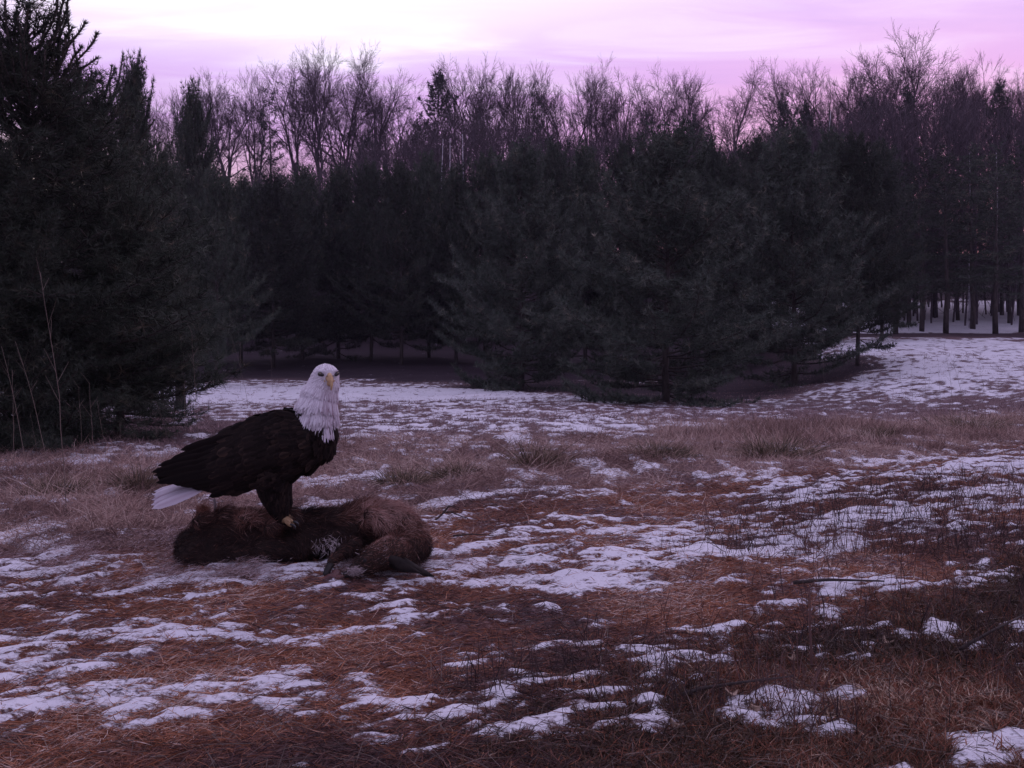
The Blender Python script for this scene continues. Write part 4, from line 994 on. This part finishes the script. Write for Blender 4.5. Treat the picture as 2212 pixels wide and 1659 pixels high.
# shed hair lying round the carcass
n = 26000
cx = np.concatenate([rng.normal(-1.42, .28, n // 2), rng.normal(-.75, .35, n - n // 2)]); cy = np.concatenate([rng.normal(4.25, .22, n // 2), rng.normal(3.98, .10, n - n // 2)])
cl = fbm(cx * 7, cy * 7, 91, 3) + rng.normal(0, .05, n); m = cl > .5; cx, cy = cx[m], cy[m]; n = len(cx)
P = np.stack([cx, cy, gz(cx, cy) + rng.uniform(0, .03, n)], 1); az = rng.normal(.3, .9, n)
V, Q, T = strands(P, np.stack([np.cos(az), np.sin(az), rng.uniform(-.1, .5, n)], 1), rng.uniform(.015, .04, n), .0011, rng.normal(0, .4, (n, 3)))
M_shed = attr_mat('shed_hair', [(0, (.12, .07, .06)), (.5, (.3, .2, .19)), (1, (.6, .52, .54))], .85)
a = Acc(); a.add(V, Q, T, rnd=np.repeat(rng.random(n), 5)); tag(a.build('shed_hair', M_shed), 'wispy shed deer hair drifted on the snow round the carcass', 'hair', None, 'stuff')

# ---- bald eagle
YE = 4.12
K = .32677 * YE / F
E0 = Zp(960, 1100, YE)
eagle = empty('bald_eagle', tuple(E0)); tag(eagle, 'bald eagle standing on the dead deer with its white head turned to the camera', 'bald eagle')
def el(zx, zy, dy=0.0):
    p = Zp(zx, zy, YE) - E0; p[1] += dy; return p
M_dark = attr_mat('dark_brown_plumage', [(0, (.004, .0028, .0028)), (.35, (.013, .0088, .008)), (1, (.06, .036, .028))], .8, spec=.08)
M_bodyd = noise_mat('dark_brown_down', [(.3, (.0035, .0025, .0025)), (.7, (.008, .0055, .005))], 60, .8, .3)
M_white = attr_mat('white_plumage', [(0, (.30, .22, .26)), (.4, (.52, .47, .53)), (1, (.80, .78, .82))], .75, spec=.25)
M_whited = noise_mat('white_down', [(.3, (.42, .38, .42)), (.7, (.68, .66, .7))], 60, .85, .3)
M_beak = noise_mat('yellow_beak', [(.3, (.34, .19, .08)), (.6, (.50, .34, .17))], 50, .4, .15, spec=.5)
M_foot = noise_mat('yellow_foot', [(.3, (.20, .12, .06)), (.7, (.34, .23, .12))], 80, .55, .5, spec=.4)
M_talon = noise_mat('black_talon', [(.3, (.012, .012, .014)), (.7, (.03, .03, .034))], 30, .3, .1, spec=.5)
def q_(zx, zy, dy, rx, ry, rz, ang=0.0): return (el(zx, zy, dy), (rx * K, ry * K, rz * K), ang)
B = []
ax = math.radians(-20)           # trunk slopes down to the tail
def tilt(d): return math.radians(d)
B += [q_(1175, 560, 0, 140, 150, 165, tilt(25)), q_(1215, 520, -.01, 105, 130, 130), q_(1205, 620, 0, 105, 125, 120, .3), q_(1080, 600, 0, 190, 190, 205), q_(960, 620, 0, 210, 195, 215, tilt(-20)), q_(820, 660, 0, 210, 180, 190, tilt(-20)), q_(660, 720, 0, 200, 150, 150, tilt(-22)), q_(520, 775, 0, 170, 110, 100, tilt(-22)),
      q_(960, 760, 0, 150, 150, 110), q_(1100, 720, 0, 110, 130, 90)]
# neck and head
B += [q_(1150, 440, 0, 118, 104, 105), q_(1188, 405, -.016, 130, 124, 105), q_(1195, 460, -.010, 120, 128, 90), q_(1190, 350, -.014, 132, 124, 110), q_(1205, 280, -.010, 122, 114, 100), q_(1230, 215, -.010, 104, 102, 90), q_(1243, 165, -.012, 90, 98, 84), q_(1225, 190, .02, 95, 90, 90),
      q_(1250, 400, -.01, 75, 85, 90)]
# brow ridges and cheeks
f = np.array([.43, -.90, 0]); s_ = np.array([.90, .43, 0]); Hc = el(1243, 165, -.012)
def hp(fw, sd, up): return Hc + f * fw + s_ * sd + np.array([0, 0, up])
B += [(hp(.040, .027, .024), (.018, .012, .006), 0), (hp(.040, -.027, .024), (.018, .012, .006), 0), (hp(.035, 0, .008), (.024, .022, .024), 0), (hp(.03, 0, -.015), (.026, .026, .022), 0)]
# thighs
for dy, dx in ((-.045, 0), (.03, -6)):
    B += chain_balls([(el(900 + dx, 820, dy), 120 * K), (el(915 + dx, 920, dy), 98 * K), (el(940 + dx, 1000, dy), 76 * K), (el(960 + dx, 1060, dy), 52 * K), (el(968 + dx, 1092, dy), 30 * K)], 5)
ebody = blob('body', B, .0055, 20, [M_bodyd, M_whited], eagle)
# white head material on the same continuous skin
def is_head(p):     # above a line sloping from nape to the lower front of the neck
    zx = ((p[:, 0] + E0[0]) / YE * F + 1106 - 298.2) / .32677; zy = ((CH - (p[:, 2] + E0[2])) / YE * F + 680 - 759) / .32677
    hem = np.interp(zx, [1030, 1080, 1150, 1220, 1270, 1300, 1330], [320, 348, 405, 452, 482, 470, 415])
    return hem - zy, zx, zy
me = ebody.data; cen = np.zeros(len(me.polygons) * 3); me.polygons.foreach_get('center', cen); hv, _, _ = is_head(cen.reshape(-1, 3))
me.polygons.foreach_set('material_index', (hv > -5).astype(np.int32))
# body plumage
P, N = sample_mesh(ebody, 5200, lambda c: (is_head(c)[0] < 5).astype(float))
_, zx, zy = is_head(P)
fl = np.tile(np.array([[-.93, 0, -.35]]), (len(P), 1))
legm = (zy > 880) & (zx > 780); fl[legm] = (0.05, 0, -1); br_ = zx > 1150; fl[br_] = (-.15, 0, -1)
fl = fl + rng.normal(0, .10, fl.shape); fl -= N * np.sum(fl * N, 1, keepdims=True)
Ls = np.where(legm, .026, .034) * rng.uniform(.8, 1.2, len(P)); o_ = np.argsort(P[:, 0])
V, Q, T, fx = feather_geo(P, N, fl, Ls, Ls * .42, .25); a = Acc(); a.add(V, Q, T, rnd=np.clip(np.repeat(rng.random(len(P)) * .5, 11) + fx * .22 * np.repeat(rng.random(len(P)), 11), 0, 1)); a.build('body_plumage', M_dark, eagle, True)
# head plumage: narrow lanceolate feathers flowing off the face
P, N = sample_mesh(ebody, 13000, lambda c: (is_head(c)[0] > -8).astype(float))
hv, zx, zy = is_head(P)
face = hp(.06, 0, .0)
away = norm(P - face); flow = away * .6 + np.array([[-.12, 0, -1.0]]) * sstep(120, 260, zy)[:, None] + np.array([[-.2, .5, .1]]) * (1 - sstep(120, 260, zy))[:, None]
flow += rng.normal(0, .10, flow.shape); flow -= N * np.sum(flow * N, 1, keepdims=True)
ln = (.010 + .030 * sstep(130, 420, zy)) * rng.uniform(.75, 1.3, len(P))
dface = np.linalg.norm(P - hp(.045, 0, -.002), axis=1)
keep = (dface > .026) & (np.minimum(np.linalg.norm(P - hp(.040, .027, .024), axis=1), np.linalg.norm(P - hp(.040, -.027, .024), axis=1)) > .017); P, N, flow, ln, zx, zy = P[keep], N[keep], flow[keep], ln[keep], zx[keep], zy[keep]
stain = sstep(60, 10, np.hypot((zx - 1275) * .8, (zy - 290) * .5)) * .5
stain = np.maximum(stain, .35 * sstep(1200, 1300, zx) * sstep(200, 300, zy))
tone = np.clip(rng.normal(.66, .24, len(P)) - stain * .8, 0, 1)
V, Q, T, fx = feather_geo(P, N, flow, ln * rng.uniform(.7, 1.35, len(ln)), .0024 + ln * .075, .26, .3); a = Acc(); a.add(V, Q, T, rnd=np.repeat(tone, 11)); a.build('head_plumage', M_white, eagle, True)
# wings
ws = np.array([0, .05, .12, .22, .4, .6, .75, .88, 1.0])
wt = np.array([(1222, 520), (1190, 458), (1120, 415), (1000, 372), (790, 432), (565, 535), (400, 618), (270, 700), (125, 782)], float)
wb = np.array([(1236, 600), (1215, 700), (1165, 760), (1050, 815), (815, 880), (600, 930), (440, 892), (300, 860), (150, 850)], float)
wd = np.array([.055, .085, .105, .118, .118, .095, .068, .046, .022])
def wing_pt(s, t, sgn):
    s = np.atleast_1d(s); t = np.atleast_1d(t)
    c = np.stack([np.interp(s, ws, wt[:, k]) * (1 - t) + np.interp(s, ws, wb[:, k]) * t for k in (0, 1)], 1)
    d = np.interp(s, ws, wd) * (.30 + .70 * np.sin(np.clip(t * 1.25 + .02, 0, 1) * PI * .62) ) * np.where(t > .75, 1 - (t - .75) * .9, 1)
    x = (298.2 + c[:, 0] * .32677 - 1106) / F * YE; z = CH - (759 + c[:, 1] * .32677 - 680) / F * YE
    p = np.stack([x, np.full_like(x, YE), z], 1) - E0
    p[:, 1] += sgn * d; return p
for sgn in (-1, 1):
    ns, nt_ = 34, 14; S_, T_ = np.meshgrid(np.linspace(0, 1, ns), np.linspace(0, 1, nt_), indexing='ij')
    out = wing_pt(S_.ravel(), T_.ravel(), sgn); inn = out.copy(); inn[:, 1] -= sgn * np.minimum(.018, np.interp(S_.ravel(), ws, wd) * .5)
    V = np.concatenate([out, inn]); m = ns * nt_; Q = []
    for i in range(ns - 1):
        for j in range(nt_ - 1):
            k = i * nt_ + j; Q += [(k, k + nt_, k + nt_ + 1, k + 1), (m + k, m + k + 1, m + k + nt_ + 1, m + k + nt_)]
    for i in range(ns - 1):
        for j in (0, nt_ - 1):
            k = i * nt_ + j; Q.append((k, k + nt_, m + k + nt_, m + k))
    for j in range(nt_ - 1):
        for i in (0, ns - 1):
            k = i * nt_ + j; Q.append((k, k + 1, m + k + 1, m + k))
    a = Acc(); a.add(V, np.array(Q), rnd=.15); wing = a.build('wing', M_dark, eagle, True)
    # covert rows then flight feathers, front to back, outer rows lapped over
    fa = Acc(); eps = .01
    def lay(s, t, L, W, drift, lift=.12, raise_=.002):
        p = wing_pt(s, t, sgn); d = norm(wing_pt(s + eps, t + drift * eps, sgn) - p); dt = wing_pt(s, t + eps, sgn) - p
        nrm_ = norm(np.cross(d, dt)); nrm_ *= np.sign(nrm_[:, 1] * sgn)[:, None]
        d = norm(d + rng.normal(0, .035, d.shape))
        V, Q, T, fx = feather_geo(p + nrm_ * raise_, nrm_, d, L, W, lift)
        n = len(p); rv = np.repeat(rng.random(n) * .35, 11) + fx * np.repeat(.35 * rng.random(n) + .15, 11)
        fa.add(V, Q, T, rnd=np.clip(rv, 0, 1))
    for row, s0 in enumerate(np.linspace(0.0, .52, 15)):
        n = 15; t = (np.arange(n) + .5 * (row % 2)) / n + rng.normal(0, .012, n); L = .030 + .035 * s0 / .5
        lay(np.full(n, s0) + rng.normal(0, .008, n), np.clip(t, .07 if s0 < .25 else 0, 1), L * rng.uniform(.9, 1.15, n), L * .62, .15)
    for row, s0 in enumerate(np.linspace(.5, .78, 6)):
        n = 11; t = (np.arange(n) + .5 * (row % 2)) / n; L = .085 - .02 * row / 5
        lay(np.full(n, s0), np.clip(t, 0, 1), L * rng.uniform(.9, 1.1, n), .026, .3, .06)
    # primaries and tertials to the ragged tip
    for (s0, t0, tipx, tipy, w) in ((.52, .10, 300, 645, .03), (.60, .15, 225, 715, .032), (.64, .25, 150, 748, .03), (.66, .35, 105, 792, .03), (.68, .45, 125, 812, .03), (.66, .55, 135, 862, .03), (.62, .62, 175, 858, .032), (.58, .7, 240, 862, .034), (.54, .78, 310, 872, .034), (.48, .82, 380, 892, .034), (.42, .86, 450, 905, .034), (.36, .88, 540, 925, .034), (.3, .9, 640, 928, .034)):
        p = wing_pt(s0, t0, sgn)[0]; tip_ = el(tipx, tipy + (8 if sgn > 0 else 0), sgn * .026 + sgn * .03 * (tipx - 100) / 500); d = tip_ - p
        V, Q, T, fx = feather_geo(p[None] + np.array([[0, sgn * .006, 0]]), np.array([[0., sgn, .15]]), d[None], np.linalg.norm(d), w, .03, .10); fa.add(V, Q, T, rnd=.05 + fx * .25)
    fa.build('wing_feathers', M_dark, wing, True)
# tail fan
ta = Acc(); td = Acc()
for k in range(11):
    t = k / 10; p = el(520 - 20 * t, 850 + 30 * t, .05 - .09 * t); tp_ = el(62 + 62 * t + 10 * math.sin(k * 2.2), 948 + 74 * t, .075 - .135 * t); d = tp_ - p
    V, Q, T, fx = feather_geo(p[None], np.array([[.1, -.75, .65]]), d[None], np.linalg.norm(d), .036, .02, .10); ta.add(V, Q, T, rnd=np.clip(.42 - .5 * (1 - fx) * rng.random() + rng.normal(0, .08), 0, 1))
tailo = ta.build('tail', M_white, eagle, True)
for k in range(8):
    p = el(560, 850 + k * 6, -.05 + .012 * k); tp_ = el(390 + 14 * k, 870 + 9 * k, -.055 + .013 * k); d = tp_ - p
    V, Q, T, fx = feather_geo(p[None], np.array([[.1, -.9, .3]]), d[None], np.linalg.norm(d), .026, .03, .12); td.add(V, Q, T, rnd=.1 + fx * .15)
td.build('undertail_feathers', M_dark, tailo, True)
# beak: hooked loft leaving the face
sec = [(.030, .004, .018, .020), (.046, .006, .0168, .020), (.060, .003, .0135, .0175), (.071, -.005, .010, .0135), (.079, -.017, .0068, .0095), (.080, -.030, .004, .006), (.077, -.041, .0014, .002)]
V = []; nb = 12
for i, (fw, up, w, h) in enumerate(sec):
    ang = [0, 0, .15, .55, 1.1, 1.45, 1.6][i]
    for k in range(nb):
        th = 2 * PI * k / nb; uu = math.cos(th) * h; sd = math.sin(th) * w * (1 - .25 * (math.cos(th) > .3))
        V.append(hp(fw + uu * math.sin(ang), sd, up - .006 + uu * math.cos(ang)))
Q = [(i * nb + k, i * nb + (k + 1) % nb, (i + 1) * nb + (k + 1) % nb, (i + 1) * nb + k) for i in range(len(sec) - 1) for k in range(nb)]
V.append(hp(.075, 0, -.049)); Tt = [((len(sec) - 1) * nb + k, (len(sec) - 1) * nb + (k + 1) % nb, len(V) - 1) for k in range(nb)]
a = Acc(); a.add(np.array(V), np.array(Q), np.array(Tt)); beak = a.build('beak', M_beak, eagle, True)
# lower bill and the yellow gape
V, Q, T = chain_tube(np.array([hp(.038, 0, -.022), hp(.052, 0, -.024), hp(.064, 0, -.027)]), [.014, .010, .004], 10); a = Acc(); a.add(V, Q, T)
V, Q, T = chain_tube(np.array([hp(.024, -.031, -.013), hp(.036, -.024, -.014), hp(.050, -.014, -.014)]), [.002, .004, .005], 8); a.add(V, Q, T)
V, Q, T = chain_tube(np.array([hp(.024, .031, -.013), hp(.036, .024, -.014), hp(.050, .014, -.014)]), [.002, .004, .005], 8); a.add(V, Q, T)
a.build('lower_beak', M_beak, beak, True)
for sd in (-1, 1):
    blob('nostril', [(hp(.060, sd * .0115, .005), (.003, .002, .0022), 0)], .0012, 1, [M_talon], beak)
M_iris = noise_mat('pale_yellow_iris', [(.3, (.10, .08, .04)), (.7, (.20, .16, .08))], 80, .15, 0, spec=.6)
M_lore = noise_mat('dark_grey_lore', [(.3, (.02, .018, .02)), (.7, (.07, .06, .065))], 80, .8, .2)
for sd in (-1, 1):
    blob('eye_rim', [(hp(.0405, sd * .031, .012), (.0105, .0105, .0088), 0), (hp(.047, sd * .0265, .0085), (.008, .008, .006), 0)], .002, 2, [M_lore], eagle)
    ey = blob('eye', [(hp(.0455, sd * .0335, .0125), (.0062, .0062, .0058), 0)], .0015, 1, [M_iris], eagle)
    blob('pupil', [(hp(.0492, sd * .0358, .0125), (.0038, .0038, .0038), 0)], .001, 1, [M_talon], ey)
# feet gripping the hide
for (fx0, dy) in ((968, -.045), (962, .03)):
    foot = blob('foot', chain_balls([(el(fx0, 1078, dy), .013), (el(fx0 + 4, 1105, dy), .012)], 4)
        + sum([chain_balls([(el(fx0 + 4, 1106, dy), .011), (el(fx0 + 4 + a_ * 28, 1098 + b_, dy + c_ * .5), .0095), (el(fx0 + 4 + a_ * 62, 1112 + b_, dy + c_), .0085), (el(fx0 + 4 + a_ * 78, 1124 + b_, dy + c_ * 1.1), .006)], 4)
               for a_, b_, c_ in ((1, -12, -.02), (.9, -4, -.045), (.9, -20, .02), (-.7, 2, .01))], []), .0032, 3, [M_foot], eagle)
    for a_, b_, c_ in ((1, -12, -.02), (.9, -4, -.045), (.9, -20, .02), (-.7, 2, .01)):
        s = 1 if a_ > 0 else -1
        V, Q, T = chain_tube(np.array([el(fx0 + 4 + a_ * 74, 1118 + b_, dy + c_ * 1.08), el(fx0 + 4 + a_ * 74 + s * 20, 1116 + b_, dy + c_ * 1.2), el(fx0 + 4 + a_ * 74 + s * 36, 1128 + b_, dy + c_ * 1.3), el(fx0 + 4 + a_ * 74 + s * 40, 1146 + b_, dy + c_ * 1.35)]), [.0052, .0045, .003, .0006], 8)
        a = Acc(); a.add(V, Q, T); a.build('talon', M_talon, foot, True)
# ------------------------------------------------------------------ evening haze
hm = bpy.data.materials.new('haze'); hm.use_nodes = True; nt = hm.node_tree; nt.nodes.clear()
ho = nt.nodes.new('ShaderNodeOutputMaterial'); hv_ = nt.nodes.new('ShaderNodeVolumePrincipled'); hv_.inputs['Color'].default_value = (.80, .72, .95, 1); hv_.inputs['Density'].default_value = .0004
nt.links.new(hv_.outputs[0], ho.inputs['Volume'])
bm = bmesh.new(); bmesh.ops.create_cube(bm, size=1); hme = bpy.data.meshes.new('haze'); bm.to_mesh(hme); bm.free(); hme.materials.append(hm)
hz = ob('haze', hme); hz.scale = (520, 575, 34); hz.location = (0, 222, 14.5); tag(hz, None, None, None, 'stuff')
